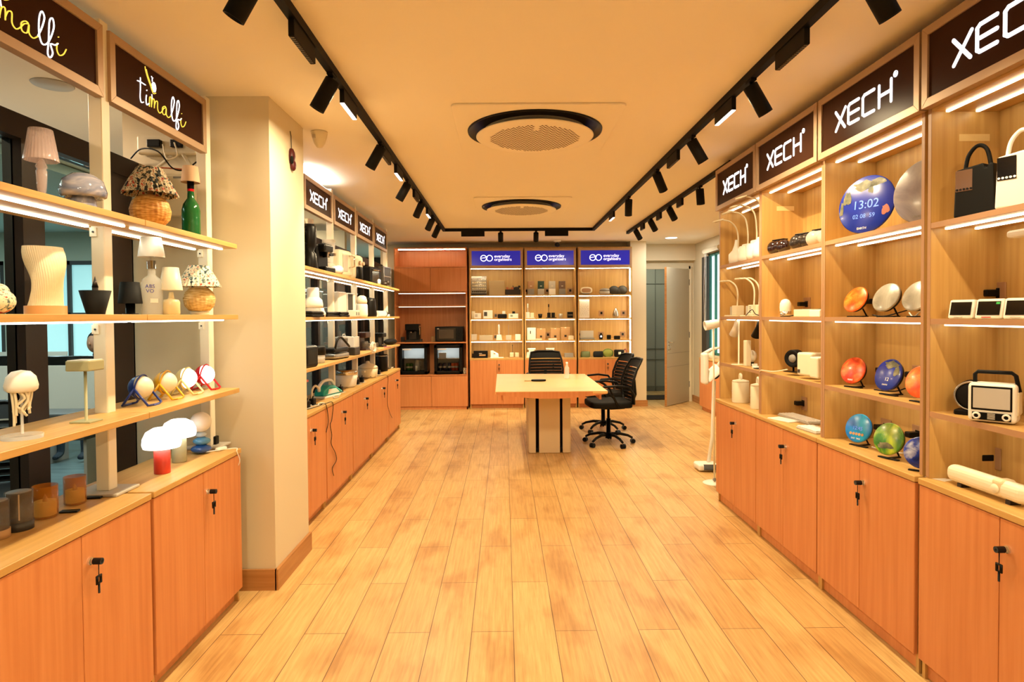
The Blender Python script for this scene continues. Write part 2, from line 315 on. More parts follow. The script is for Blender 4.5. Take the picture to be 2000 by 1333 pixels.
def sign(label, o, right, w, h, kind, group, name='lightbox_sign'):
    """o = lower start corner on the face; right = reading direction"""
    mx = frame_mx(o, right, (0, 0, 1)); f = .034
    root = thing(name, label, 'sign', group=group)
    G().prism([(0, 0), (w, 0), (w-f, f), (f, f)], -.03, .006, bev=.0012).prism([(f, h-f), (w-f, h-f), (w, h), (0, h)], -.03, .006, bev=.0012).prism([(0, 0), (f, f), (f, h-f), (0, h)], -.03, .006, bev=.0012).prism([(w-f, f), (w, 0), (w, h), (w-f, h-f)], -.03, .006, bev=.0012).move(mx).done('sign_frame', 'alu', root)
    G().prism([(f-.002, f-.002), (w-f+.002, f-.002), (w-f+.002, h-f+.002), (f-.002, h-f+.002)], -.02, -.002).move(mx).done('sign_panel', 'blue' if kind == 'eo' else 'signp', root)
    g = G()
    if kind == 'xech':
        sy = h*.30; sx = w*.168; sc = sy; x = (w-3.32*sx)/2-.012; y = (h-sy)/2-.005
        for L_ in XECH: strokes(g, [[(a*sx, b*sy) for a, b in q] for q in L_], h*(.056 if name == 'lightbox_sign' and w < .795 and h > .3 else .047), -.002, .001, x, y)
        rx, ry, rr = x+3.32*sx+.030, y+sy+.010, .0125
        strokes(g, [arc(rx, ry, rr, 0, 360, 16)], .0028, -.002, .001)
        strokes(g, [[(rx-.004, ry-.006), (rx-.004, ry+.006), (rx+.003, ry+.005), (rx+.003, ry+.001), (rx-.003, ry), (rx+.004, ry-.006)]], .0018, -.002, .001)
        g.move(mx).done('lettering', 'lit', root)
    elif kind == 'eo':
        cx, cy, r = w*.265, h*.5, h*.155
        strokes(g, [arc(cx, cy, r, 15, 330, 24), [(cx-r, cy), (cx+r*.9, cy+.01)], arc(cx+r*2.05, cy, r, 0, 360, 28), [(cx+r*.8, cy-r*.6), (cx+r*1.35, cy+r*.55)]], h*.029, -.002, .001)
        text_mesh(g, 'everyday', h*.235, Matrix.Translation((w*.465, h*.53, 0))); text_mesh(g, 'organisers', h*.225, Matrix.Translation((w*.465, h*.36, 0)))
        g.move(mx).done('lettering', 'lit', root)
    else:
        u = w/530.0   # strokes traced in units of the box width
        def P(*a): return [(a[i]*u, (168-a[i+1])*u) for i in range(0, len(a), 2)]
        V = lambda pts: smooth(pts, 5)
        yel, wht = G(), G(); lw = .0033
        strokes(wht, [V(P(143, 50, 142, 80, 140, 108, 145, 120, 156, 116)), V(P(128, 64, 145, 62, 168, 62)), V(P(172, 90, 169, 106, 173, 118, 184, 110)), P(174, 76, 175, 74)], lw, -.002, .001)
        strokes(yel, [V(P(186, 118, 188, 92, 196, 90, 197, 116)), V(P(197, 112, 203, 92, 212, 90, 212, 114)), V(P(212, 108, 220, 92, 230, 90, 230, 112, 240, 120, 252, 112, 264, 98, 276, 92, 268, 90, 256, 100, 258, 116, 272, 114, 278, 94, 278, 112, 290, 118, 306, 106))], lw, -.002, .001)
        strokes(wht, [V(P(304, 108, 318, 80, 326, 54, 318, 44, 310, 62, 308, 96, 316, 118, 330, 114, 344, 94, 356, 62, 352, 44, 342, 56, 338, 100, 334, 134, 342, 140, 350, 126, 344, 108, 358, 104, 368, 96))], lw*1.15, -.002, .001)
        strokes(yel, [V(P(366, 96, 364, 112, 372, 122, 386, 114, 396, 98)), P(370, 80, 371, 79)], lw, -.002, .001)
        # the little bird with its long tail
        strokes(yel, [V(P(168, 8, 170, 18, 180, 36, 192, 52, 206, 66)), V(P(174, 14, 180, 28, 190, 42)), V(P(178, 26, 188, 40, 200, 55)), V(P(206, 66, 214, 58, 218, 48)), V(P(196, 58, 208, 72, 222, 66))], lw*.9, -.002, .001)
        wht.prism([(212*u+a*11*u, (168-52)*u+b*15*u) for a, b in arc(0, 0, 1, 0, 360, 16)[:-1]], -.002, .001); strokes(wht, [P(204, 38, 204, 28), P(200, 24, 204, 28, 208, 26), P(200, 78, 202, 90)], lw*.7, -.002, .001)
        wht.move(mx).done('lettering', 'lit', root); yel.move(mx).done('lettering', mat('gold_letter', '#d8c23a', .3, emit=.9, ecol=(.85, .66, .10)), root)
    return root
def smooth(P, n=4):   # 2D
    out = []; Q = [P[0]]+list(P)+[P[-1]]
    for i in range(1, len(Q)-2):
        a, b, c, d = [Vector(q) for q in Q[i-1:i+3]]
        for k in range(n):
            t = k/n; out.append(tuple(.5*((2*b)+(c-a)*t+(2*a-5*b+4*c-d)*t*t+(3*b-a-3*c+d)*t**3)))
    return out+[tuple(P[-1])]
# ---- the lit shelving along the window side wall
RY = [4.895, 4.112, 3.300, 2.484, 1.660]
RZ = [1.115, 1.480, 1.885]; RZ4 = [1.10, 1.475, 1.86]
RLAB = ['beech display cabinet farthest along, holding white gooseneck lamps', 'beech display cabinet holding keyboards and goggle massagers', 'beech display cabinet holding round planet clocks', 'beech display cabinet nearest the camera, holding radios and small screens']
ORD = ['farthest', 'second farthest', 'second nearest', 'nearest']
for u in range(4):
    y1 = RY[u]-.001; y0 = RY[u+1]+(.019 if u == 2 else .001); zs = RZ if u < 3 else RZ4
    r = thing('display_cabinet', RLAB[u], 'cabinet', group='lit beech display cabinets along the long wall')
    base_cabinet(r, 1, 1.69, y0, y1, .33, .825, 1.722, None, .08, -1)
    t = .018
    for a in (y0, y1-t): G().box(1.72, 2.02, a, a+t, .8255, 2.62).done('side_panel', 'carc_v', r)
    G().box(1.995, 2.01, y0+t, y1-t, .8255, 2.62).done('back_panel', 'carc_v', r)
    for a in (y0, y1-t): G().box(1.7185, 1.7205, a, a+t, .83, 2.62).done('edge_band', 'edge', r)
    G().box(1.72, 1.99, y0+t, y1-t, 2.305, 2.325).done('top_board', 'carc_h', r)
    G().box(1.72, 2.02, y0, y1, 2.62, 2.635).done('cabinet_top', 'carc_h', r)
    for z in zs:
        sh = G().box(1.722, 1.994, y0+t, y1-t, z-.022, z).done('shelf', 'carc_h', r)
        G().box(1.7195, 1.722, y0+t, y1-t, z-.022, z).done('edge_band', 'edge', sh)
    for z in zs+[2.327]:
        for x in (1.765, 1.885):
            led(G(), x, x+.012, y0+.03, y1-.035, z-.022).done('led_strip', 'led', r)
    # socket plate low in two bays
for u in range(4):
    y1 = RY[u]; y0 = RY[u+1]
    sign('lit XECH sign, %s of the four over the beech display cabinets' % ORD[u], (1.690, y1-.008, 2.317), (0, -1, 0), y1-y0-.014, .318, 'xech', 'XECH signs over the display cabinets')
# ---- open shelving on the office side
LY = [1.612, 2.425, 3.250]; SHW = .30
def rack(label, group, ya, yb, cab_label, zt, dx=0, posts=True, endc=None, splitlock=1):
    r = thing('storage_cabinet', cab_label, 'cabinet', group=group[0])
    base_cabinet(r, -1, -1.40, ya+.014, yb-.002, .34, .81, -1.44, None, .07)
    for z, nm in zip(zt, ('low', 'middle', 'top')):
        s = thing('wall_shelf', label % nm, 'shelf', group=group[1])
        b = G().box(-1.70, -1.40, ya+.002, yb-.002, z-.024, z, .0015, 1).done('shelf_board', 'carc_h', s)
        if nm != 'low':
            for x in ((-1.475, -1.615)): led(G(), x-.007, x+.007, ya+.03, yb-.02, z-.024).done('led_strip', 'ledl', s)
def post(y, label, z1=2.665):
    p = thing('shelf_post', label, 'post', (-1.585, y, 0), group='white steel shelf posts')
    G().box(-.026, .026, -.026, .026, .822, z1, .003, 1).done('upright', 'post', p)
    G().box(-.10, .085, -.075, .075, .811, .822, .002, 1).done('base_plate', 'lgrey', p)
    for z in (1.82, 1.44):
        G().box(-.026, .0, -.032, -.026, z, z+.035).done('bracket', 'post', p)
        G().rod((-.012, -.031, z+.018), (-.012, -.035, z+.018), .004).done('bolt', 'blk', p)
rack('%s beech shelf of the open rack beside the camera', ('lamp display storage cabinets', 'lamp display shelves'), LY[0], LY[1], 'waist-high beech storage cabinet under the amber glass candles', (1.13, 1.515, 1.885))
rack('%s beech shelf of the lamp rack that ends at the pillar', ('lamp display storage cabinets', 'lamp display shelves'), LY[1], LY[2], 'waist-high beech storage cabinet under the red and green mushroom lamps', (1.13, 1.515, 1.885))
for y, l in ((1.615, 'white steel post of the lamp rack nearest the camera'), (2.445, 'white steel post between the black cone lamp and the black table lamp'), (3.285, 'white steel post of the lamp rack beside the pillar')): post(y, l)
XY = [3.96, 4.80, 5.64, 6.51, 7.38, 8.23]
XL = ['black charger plugs and the pink strap', 'teal steam iron', 'white rice cooker', 'lidded cream pot', 'black jug at the far end']
for i in range(5):
    rack('%s beech shelf of appliance rack bay ' + ['behind the pillar', 'above the teal steam iron', 'above the rice cooker', 'above the lidded cream pot', 'next to the coffee unit'][i], ('appliance storage cabinets', 'appliance shelves'), XY[i], XY[i+1], 'waist-high beech storage cabinet under the '+XL[i], (1.13, 1.50, 1.865))
for i, y in enumerate(XY): post(y+(.03 if i == 0 else 0), 'white steel post of the appliance rack, '+['first one, half behind the pillar', 'second one from the pillar', 'third one from the pillar', 'fourth one from the pillar', 'fifth one from the pillar', 'last one, by the coffee unit'][i])
for i, (a, b) in enumerate(((LY[0], LY[1]), (LY[1], LY[2]))):
    a += .014; b += .008
    sign('dark sign with gold timalfi script, '+('whole, over the lamp rack bay beside the pillar' if i else 'cut by the picture edge, over the nearer lamp bay'), (-1.552, a+.022, 2.358), (0, 1, 0), b-a-.036, .278, 'timalfi', 'timalfi signs')
for i in range(5):
    sign('lit XECH sign, %s over the appliance rack' % ['first and mostly hidden by the pillar', 'second from the pillar', 'third from the pillar', 'fourth from the pillar', 'last before the coffee unit'][i], (-1.556, XY[i]+.03, 2.353), (0, 1, 0), XY[i+1]-XY[i]-.06, .27, 'xech', 'XECH signs over the appliance rack')
M['ledb'] = mat('bright_led_strip', '#ffffff', .4, emit=LED_E*4, ecol=LEDC)
# ---- back wall: coffee unit and three lit cabinets
def bx(px): return (px-985)/1200
def back_cabinet(px0, px1, label, i):
    Y = 9.92; x0, x1 = bx(px0)*Y, bx(px1)*Y; t = .02
    r = thing('display_cabinet', label, 'cabinet', group='lit back wall cabinets')
    G().box(x0, x0+t, Y, 10.28, 0, 2.60).box(x1-t, x1, Y, 10.28, 0, 2.60).box(x0+t, x1-t, 10.26, 10.28, .08, 2.60).box(x0+t, x1-t, Y+.001, 10.26, 2.58, 2.60).box(x0+t, x1-t, Y+.001, 10.26, 2.262, 2.28).done('carcass', 'carc_v', r)
    G().box(x0, x1, Y-.018, 10.26, .785, .81).done('worktop', 'carc_x', r)
    G().box(x0, x1, Y+.03, Y+.05, 0, .07).done('kickboard', 'door', r)
    xm = (x0+x1)/2
    for a, b, k in ((x0+.003, xm-.0015, 0), (xm+.0015, x1-.003, 1)):
        d = G().box(a, b, Y-.018, Y, .07, .783, .0015, 1).done('door', 'door', r)
        if k: lock(d, (a+.035, Y-.018, .71), (0, -1, 0), (1, 0, 0))
    for z in (1.835, 1.455, 1.10): G().box(x0+t, x1-t, Y+.002, 10.26, z-.02, z).done('shelf', 'carc_x', r)
    for z in (2.262, 1.815, 1.435, 1.08):
        led(G(), x0+.025, x1-.03, Y+.03, Y+.045, z).done('led_strip', 'ledb', r)
        if i == 2: G().box(x1-.034, x1-.02, Y+.03, Y+.04, z-.38 if z > 1.1 else .81, z-.01).done('led_strip', 'ledb', r)
    sign('blue lit everyday organisers sign, '+['next to the coffee unit', 'middle one of three', 'next to the door'][i], (x0+.01, Y-.032, 2.275), (1, 0, 0), x1-x0-.02, .30, 'eo', 'blue everyday organisers signs')
    return x0, x1
back_cabinet(917, 1022.5, 'lit back wall cabinet next to the coffee unit', 0); back_cabinet(1024.5, 1126, 'middle lit back wall cabinet behind the table', 1); back_cabinet(1129, 1235, 'lit back wall cabinet next to the door', 2)
Yc = 9.86; x0, x1 = bx(771)*Yc, bx(912.5)*Yc; xm = (x0+x1)/2; t = .02
M['copp'] = M['door']
r = thing('coffee_cabinet', 'tall beech coffee cabinet holding the microwave and two small fridges', 'cabinet')
G().box(x0, x0+t, Yc, 10.28, 0, 2.60).box(x1-t, x1, Yc, 10.28, 0, 2.60).box(x0+t, x1-t, 10.26, 10.28, .05, 2.60).box(x0+t, x1-t, Yc+.001, 10.26, 2.58, 2.60).done('carcass', 'door', r)
for z in (2.30, 1.89, 1.675, 1.085, .56): G().box(x0+t, x1-t, Yc+.003, 10.26, z-.02, z).done('shelf', 'door', r)
for z0, z1 in ((1.895, 2.275), (.05, .535)):
    for a, b in ((x0+.003, xm-.0015), (xm+.0015, x1-.003)): G().box(a, b, Yc-.018, Yc, z0, z1, .0015, 1).done('door', 'door', r)
G().box(x0, x1, Yc+.0, Yc+.02, 0, .048).done('kickboard', 'door', r)
G().box(x0+.06, x1-.03, Yc+.05, Yc+.058, 2.565, 2.575).done('led_strip', 'ledb', r); G().box(x0+.06, x1-.03, Yc+.05, Yc+.058, 1.862, 1.87).done('led_strip', mat('dim_led', '#ffffff', .4, emit=5, ecol=LEDC), r); G().box(x0+.06, x1-.03, Yc+.05, Yc+.058, 1.647, 1.655).done('led_strip', mat('dimmer_led', '#ffffff', .4, emit=3, ecol=LEDC), r)
# ================================================================ ceiling fixtures
TX0, TX1, TY, TZ = -.817, 1.232, 8.45, 2.664
g = G(); tw = .018
for xx, ya, yb in ((TX0, -3, TY+tw), (TX1, -3, TY+tw)): g.box(xx-tw, xx+tw, ya, yb, TZ-.004, Z-.001)
g.box(TX0-tw, TX1+tw, TY-tw, TY+tw, TZ-.004, Z-.001)
tag(g.done('ceiling_track', 'track'), 'long black magnetic light track running round the ceiling in a U', 'track')
p0, p1 = at(1228, 457, 'z', TZ), at(1424, 322, 'z', TZ)
X2 = (p0.x+p1.x)/2
tag(G().box(X2-tw, X2+tw, p1.y, p0.y, TZ-.004, Z-.001).done('ceiling_track', 'track'), 'short black ceiling track over the aisle to the door', 'track')
def spot(x, y, tilt, label, length=.16, on=True, az=0, group='black cylinder spotlights on the tracks'):
    """tilt: degrees from straight down towards +x (negative: -x)"""
    r = thing('track_spotlight', label, 'spotlight', (x, y, TZ-.004), group=group)
    a = math.radians(tilt); d = Vector((math.sin(a), math.sin(math.radians(az)), -math.cos(a))).normalized()
    G().box(-.014, .014, -.035, .035, -.012, 0).rod((0, 0, -.01), (0, 0, -.035), .007).done('mount', 'track', r)
    s = Vector((0, 0, -.038))-d*.012
    e = s+d*length; q = d.to_track_quat('Z', 'Y').to_matrix().to_4x4(); L_ = length
    G().lathe([(0, 0), (.034, 0), (.036, .003), (.036, L_), (.030, L_), (.028, L_-.018), (0, L_-.018)], mx=Matrix.Translation(s) @ q).done('lamp_body', 'track', r)
    G().lathe([(0, L_-.016), (.0245, L_-.016), (.0245, L_-.014), (0, L_-.014)], mx=Matrix.Translation(s) @ q).done('lens', 'glow' if on else 'grey', r)
    if on:
        l = lamp('SPOT', 'beam', e+d*.004, SPOT_W*(2.7 if y > 5.5 else 1), WARM, r, spot_size=math.radians(78), spot_blend=1, shadow_soft_size=.025)
        l.rotation_euler = d.to_track_quat('-Z', 'Y').to_euler()
    return r
def bar(x, y, lit, label, length=.27, parent=None):
    r = thing('linear_track_light', label, 'light', (x, y, TZ-.004), group='black linear lights on the tracks')
    G().box(-.012, .012, -length/2, length/2, -.070, 0, .002, 1).done('housing', 'track', r)
    if lit: G().box(-.0105, .0105, -length/2+.004, length/2-.004, -.074, -.070).done('diffuser', 'glow', r); lamp('AREA', 'glow_light', (0, 0, -.0755), LINE_W, WARM, r, shape='RECTANGLE', size=.02, size_y=length-.01)
    else:
        g = G(); n = 16
        for k in range(n):
            yy = -length/2+.01+(length-.02)*k/(n-1); g.box(-.009, .009, yy-.005, yy+.005, -.073, -.070, .002, 1)
        g.done('grille', 'dsteel', r)
    return r
def yat(px, X): return X*1200/(px-985)
LS = [(511, -1), (655, -1), (748, -1), (799, -1), (826, -1), (847, -1), (858.5, -1)]
nm = ['nearest the camera', 'second', 'third', 'fourth', 'fifth', 'sixth', 'last']
for i, (px, s) in enumerate(LS): spot(TX0, yat(px, TX0), -30, 'black cylinder spotlight on the track over the appliance side, '+nm[i], az=(30 if i > 3 else 0))
RS = [1697, 1468, 1353, 1284, 1229]
for i, px in enumerate(RS): spot(TX1, yat(px, TX1), 30 if i < 4 else 3, 'black cylinder spotlight on the track over the display cabinet side, '+nm[i], az=(25 if i > 2 else 0))
for y in (1.1, -.4, -1.9):
    spot(TX0, y, -28, 'added unseen fill spotlight behind the camera on the appliance side'); spot(TX1, y, 28, 'added unseen fill spotlight behind the camera on the display cabinet side')  # spots added out of view as fill light for the room
for px, l in ((979, 'towards the coffee unit'), (1048, 'towards the door')): 
    spot(bx(px)*TY, TY, 0, 'black cylinder spotlight hanging straight down from the cross track, '+l, .12, az=35)
S2 = [1368, 1309, 1272, 1243]
for i, px in enumerate(S2): spot(X2, yat(px, X2), [4, 35, 35, 35][i], 'black cylinder spotlight on the short track, '+nm[i if i < 3 else 6], .14, az=[0, 25, 25, 25][i])
for px, lit, l in ((600, 0, 'grille, nearest'), (687, 1, 'glowing, beside the second spotlight'), (758, 0, 'dark grille, beside the third spotlight'), (782, 1, 'glowing, between third and fourth spotlights'), (815, 0, 'dark grille, past the fourth spotlight'), (839, 1, 'glowing, near the far corner')): bar(TX0, yat(px, TX0), lit, 'black linear light on the appliance side track, '+l)
for px, lit, l in ((1547, 0, 'honeycomb grille, nearest'), (1417, 1, 'glowing, beside the second spotlight'), (1316, 0, 'grille, between third and fourth spotlights'), (1196, 1, 'glowing, at the far corner')): bar(TX1, yat(px, TX1), lit, 'black linear light on the display side track, '+l)
for y in (.4, -1.1): bar(TX0, y, 1, 'added unseen linear fill light behind the camera, appliance side'); bar(TX1, y, 1, 'added unseen linear fill light behind the camera, display side')  # lit bars added out of view, more fill from behind
for px, l in ((1329, 'nearest'), (1288, 'middle'), (1256, 'farthest')): bar(X2, yat(px, X2), 0, 'black unlit linear light on the short track, '+l, .18)
for px, l in ((925, 'above the coffee unit side'), (1088, 'above the door side')):
    r = bar(bx(px)*TY, TY, 0, 'black unlit driver box on the cross track, '+l, .32); r.rotation_euler.z = math.pi/2
# air cassettes
def cassette(x, y, label):
    r = thing('air_conditioner', label, 'air conditioner', (x, y, Z), group='round air conditioners in the ceiling')
    t = .5; pts = []
    for qx, qy, a in ((t-.04, t-.04, 0), (-t+.04, t-.04, 90), (-t+.04, -t+.04, 180), (t-.04, -t+.04, 270)): pts += arc(qx, qy, .04, a, a+90, 4)
    g = G(); hole = [(.425*math.cos(2*math.pi*k/len(pts)+math.pi/4*0), .425*math.sin(2*math.pi*k/len(pts))) for k in range(len(pts))]
    g.prism(pts, -.012, -.001, bev=.003); g.done('panel', 'ceil', r)
    G().lathe([(.33, -.0128), (.33, -.0135), (.415, -.0135), (.424, -.022), (.430, -.022), (.432, -.0125), (.33, -.0125)], n=64).done('air_ring', 'blk', r)
    G().lathe([(0, -.060), (.33, -.060), (.368, -.056), (.378, -.050), (.368, -.046), (.30, -.0137), (0, -.0137)], n=64).done('disc', 'ceil', r)
    g = G(); n = 0
    for i in range(-13, 14):
        for j in range(-13, 14):
            px, py = i*.0215+(.0107 if j % 2 else 0), j*.0215
            if px*px+py*py < .285**2 and not (abs(px) < .02 and py < -.18):
                s = .0095; g.prism([(px-s, py-s*.7), (px+s, py-s*.7), (px, py+s*.8)] if (i+j) % 2 else [(px-s, py+s*.7), (px, py-s*.8), (px+s, py+s*.7)], -.0608, -.0602)
    g.done('grille', mat('grille_hole', '#4a2c18', .8), r)
    return r
cassette(.205, 3.99, 'round ceiling air conditioner with a black ring, nearer one')
cassette(.195, 6.72, 'round ceiling air conditioner with a black ring, farther one')
# ================================================================ table and chairs
M['tabletop'] = wood('table_beech', '#d9b06c', '#e2bb78', '#e8c384', (1.6, 40, 40), .3); M['bone'] = mat('bone_laminate', '#dcc9a4', .45)
r = thing('meeting_table', 'beech meeting table with an arched front edge on a slatted cream pedestal', 'table', (.46, 6.95, 0))
G().prism([(-.555, -.90), (.555, -.915), (.56, .87), (-.56, .95)], .725, .75, bev=.002).done('tabletop', 'tabletop', r)
pr = [(-.55, .745), (.55, .745), (.55, .722)]+[(.55-1.1*k/24, .722-.045*math.sin(math.pi*k/24)) for k in range(1, 24)]+[(-.55, .722)]
g = G(); g.prism(pr, 0, .02, frame_mx((0, -.893, 0), (1, 0, 0), (0, 0, 1))); g.done('front_apron', 'door', r)
g = G().box(-.50, -.48, -.86, .85, .66, .725).box(.48, .50, -.86, .85, .66, .725).box(-.5, .5, .83, .85, .66, .725); g.done('side_apron', 'door', r)
for yy in (-.30, .48):
    for a, b in ((-.198, -.128), (-.092, .135), (.165, .243)): G().box(a, b, yy, yy+.02, .004, .70, .001, 1).done('pedestal_slat', 'bone', r)
for xx in (-.205, .235):
    for a, b in ((-.28, -.10), (.0, .20), (.30, .48)): G().box(xx, xx+.018, a, b, .004, .70, .001, 1).done('pedestal_slat', 'bone', r)
for xx in (-.11, .15):
    for yy in (-.15, .38): G().rod((xx, yy, .05), (xx, yy, .7), .028).done('inner_tube', 'dsteel', r)
G().box(-.18, .22, -.26, .46, .01, .05).done('inner_base', 'blk', r)
def chair(label, loc, rz, group='black mesh swivel chairs round the table'):
    r = thing('swivel_chair', label, 'chair', loc, rz, group)
    # seat: rounded, waterfall front (front = -y)
    g = G()
    pts = [(-.235, .20), (-.245, .05), (-.24, -.16), (-.20, -.235), (-.10, -.255), (.10, -.255), (.20, -.235), (.24, -.16), (.245, .05), (.235, .20), (.15, .235), (-.15, .235)]
    g.prism(smooth(pts+[pts[0]], 3)[:-1], .445, .515, bev=.02); g.done('seat', 'bmat', r)
    def back(u, v):   # u across, v up
        x = (u-.5)*2; w = .215+.025*math.sin(math.pi*min(1, v*1.1)); 
        return Vector((x*w, .235+.10*v**1.5+.05*(1-x*x)*.9-.045*math.sin(math.pi*v), .50+.49*v))
    def panel(u0, u1, v0, v1, th):
        q = G(); q.grid(lambda a, b: back(u0+(u1-u0)*a, v0+(v1-v0)*b), 12, 6); q.grid(lambda a, b: back(u0+(u1-u0)*a, v0+(v1-v0)*b)+Vector((0, th, 0)), 12, 6)
        return q
    P = [back(u, 0) for u in (0, .25, .5, .75, 1)]+[back(1, v) for v in (.25, .5, .75)]+[back(.97, .97), back(.75, 1), back(.5, 1), back(.25, 1), back(.03, .97)]+[back(0, v) for v in (.75, .5, .25)]
    G().tube(P, .014, close=True).done('back_frame', 'blk', r)
    g = G(); g.grid(lambda a, b: back(.03+.94*a, .80+.19*b), 12, 4)
    for k in range(9): g.grid(lambda a, b: back(.03+.94*a, 0.03+.084*k+.079*b)+Vector((0, .012*math.sin(math.pi*b), 0)), 12, 3)
    g.done('back_mesh', 'bmat', r)
    G().tube([back(.5, .5)+Vector((0, .03, 0)), back(.5, .15)+Vector((0, .05, 0)), Vector((0, .27, .46)), Vector((0, .18, .425)), Vector((0, .02, .42))], .022).done('back_support', 'blk', r)
    for s in (-1, 1):
        a = smooth([(s*.235, .24, .50), (s*.275, .235, .60), (s*.28, .19, .685), (s*.275, .05, .70), (s*.27, -.11, .69), (s*.265, -.135, .665), (s*.262, -.05, .64), (s*.262, .03, .56), (s*.24, .06, .46)], 3) if False else None
        pts3 = [(s*.23, .24, .49), (s*.272, .225, .60), (s*.282, .17, .685), (s*.28, .03, .705), (s*.275, -.12, .695), (s*.272, -.15, .67), (s*.268, -.09, .645), (s*.262, .0, .57), (s*.235, .06, .455)]
        G().tube([Vector(p) for p in pts3], .014).done('armrest', 'blk', r)
    G().rod((0, 0, .12), (0, 0, .30), .026).rod((0, 0, .28), (0, 0, .43), .016).box(-.09, .09, -.09, .11, .415, .447, .006).done('gas_lift', 'blk', r)
    G().rod((-.02, -.10, .42), (-.24, -.10, .41), .006).done('height_lever', 'blk', r)
    g = G().rod((0, 0, .07), (0, 0, .135), .038)
    for k in range(5):
        a = 2*math.pi*k/5+.35; c, s_ = math.cos(a), math.sin(a)
        g.tube([(c*.03, s_*.03, .115), (c*.13, s_*.13, .118), (c*.23, s_*.23, .095), (c*.285, s_*.285, .065)], .016, rs=[.022, .018, .015, .013])
    g.done('star_base', 'blk', r)
    for k in range(5):
        a = 2*math.pi*k/5+.35; c, s_ = math.cos(a), math.sin(a); p = Vector((c*.29, s_*.29, .027)); n = Vector((-s_, c, 0))
        G().rod(p-n*.024, p-n*.006, .027).rod(p+n*.006, p+n*.024, .027).rod(p-n*.006, p+n*.006, .012).done('caster', 'blk', r)
    return r
c0 = chair('black mesh swivel chair at the table, nearest of the two on its side', (1.20, 7.10, 0), -86)
dup(c0, (1.27, 7.92, 0), -80, 'black mesh swivel chair at the table, second along the side, behind the nearer one')
dup(c0, (.60, 8.42, 0), 4, 'black mesh swivel chair at the far end of the table, facing the camera')
r = thing('water_bottle', 'clear plastic water bottle on the far corner of the table', 'bottle', (.735, 7.25, .75))
G().lathe([(0, 0), (.026, 0), (.028, .01), (.028, .11), (.024, .13), (.011, .165), (.011, .18), (0, .18)]).done('bottle_body', 'acryl', r); G().cyl(0, 0, .18, .196, .013).done('cap', 'white', r)
r = thing('card_holder', 'black oval phone on a tan cable lying on the tabletop', 'phone', tuple(at(1052, 745, 'z', .75)), 0)
G().prism([(.085*math.cos(a), .05*math.sin(a)) for a in [k*math.pi/12 for k in range(24)]], 0, .02, bev=.005).done('body', 'blk', r); G().tube([(-.08, 0, .005), (-.12, -.01, .004), (-.16, 0, .004)], .004).done('cable', 'tan', r)
# ================================================================ door, window corner, ceiling bits
hx, hy = 3.165, 10.545; d = Vector((2.615-hx, 9.94-hy, 0)); ln = .815
r = thing('open_door', 'grey-beige hinged door standing half open with a chrome lever', 'door', (hx, hy, 0), math.degrees(math.atan2(d.y, d.x)))
G().box(0, ln, -.018, .018, .008, 2.27, .002, 1).done('door_leaf', 'doorp', r)
G().box(ln, ln+.004, -.018, .018, .008, 2.27).done('edge_band', 'skirt', r)
g = G()
for z in (.64, .86): g.box(.0, ln, .018, .0195, z, z+.006)
g.done('groove', 'grey', r)
g = G().box(ln-.075, ln-.035, .018, .024, .88, 1.09, .002).tube([(ln-.055, .024, 1.05), (ln-.055, .06, 1.05), (ln-.09, .065, 1.05), (ln-.17, .06, 1.045)], .009).tube([(ln-.055, .024, 1.0), (ln-.055, .055, .99), (ln-.055, .06, .93), (ln-.055, .024, .92)], .006)
g.done('door_handle', 'chrome', r)
g = G()
for z in (.25, 1.1, 2.0): g.rod((0, .02, z), (0, .02, z+.1), .008)
g.done('hinge', 'steel', r)
tag(G().box(2.42, 3.0, 10.75, 11.25, .0, .02, .004).done('door_mat', 'brown'), 'dark brown mat beyond the half open door', 'mat')
r = thing('window_cabinet', 'low beech cabinet under the window near the door', 'cabinet')
G().box(3.08, 3.255, 8.2, 9.62, .06, .80).done('carcass', 'door', r); G().box(3.06, 3.258, 8.19, 9.64, .80, .822, .002, 1).done('worktop', 'carc_h', r)
for a, b in ((8.2, 8.66), (8.665, 9.13), (9.135, 9.62)): G().box(3.062, 3.08, a, b, .07, .795).done('door', 'door', r)
G().box(3.10, 3.25, 8.22, 9.60, 0, .06).done('kickboard', 'door', r)
r = thing('roller_blind', 'cream roller blind rolled up over the window near the door', 'blind')
G().rod((3.215, 9.14, 2.50), (3.215, 9.84, 2.50), .04).done('blind_roll', 'cream', r); G().tube([(3.20, 9.78, 2.46), (3.19, 9.785, 1.9), (3.19, 9.77, 1.36), (3.19, 9.74, 1.30), (3.19, 9.71, 1.36), (3.20, 9.72, 2.46)], .004).done('pull_cord', 'white', r)
tag(G().box(3.20, 3.255, 9.72, 9.94, .86, 2.42, .01).done('dark_curtain', 'dgrey'), 'dark narrow folded curtain beside the window frame', 'curtain')
for (px, py, w, h, k, l) in ((1384, 690, .05, .10, 'cream', 'cream bottle on the cabinet under the window'), (1389, 692, .06, .14, 'white', 'white pump bottle on the cabinet under the window'), (1378, 688, .09, .06, 'white', 'white folded cloth pouch on the cabinet under the window')):
    p = at(px, py+4, 'x', 3.13); r = thing('toiletry_bottle', l, 'bottle', (3.14, p.y, .822)); G().lathe([(0, 0), (w*.5, 0), (w*.5, h*.6), (w*.2, h*.8), (w*.2, h), (0, h)]).done('body', k, r); G().cyl(0, 0, h, h+.02, w*.22).done('cap', 'white', r)
r = thing('recessed_downlight', 'round recessed downlight in the ceiling by the door', 'light', (2.62, 9.62, Z)); G().lathe([(0, -.004), (.07, -.004), (.085, -.006), (.09, -.001), (0, -.001)]).done('diffuser', 'glow', r); lamp('AREA', 'downlight', (0, 0, -.01), 14, (1, .93, .82), r, shape='DISK', size=.15)
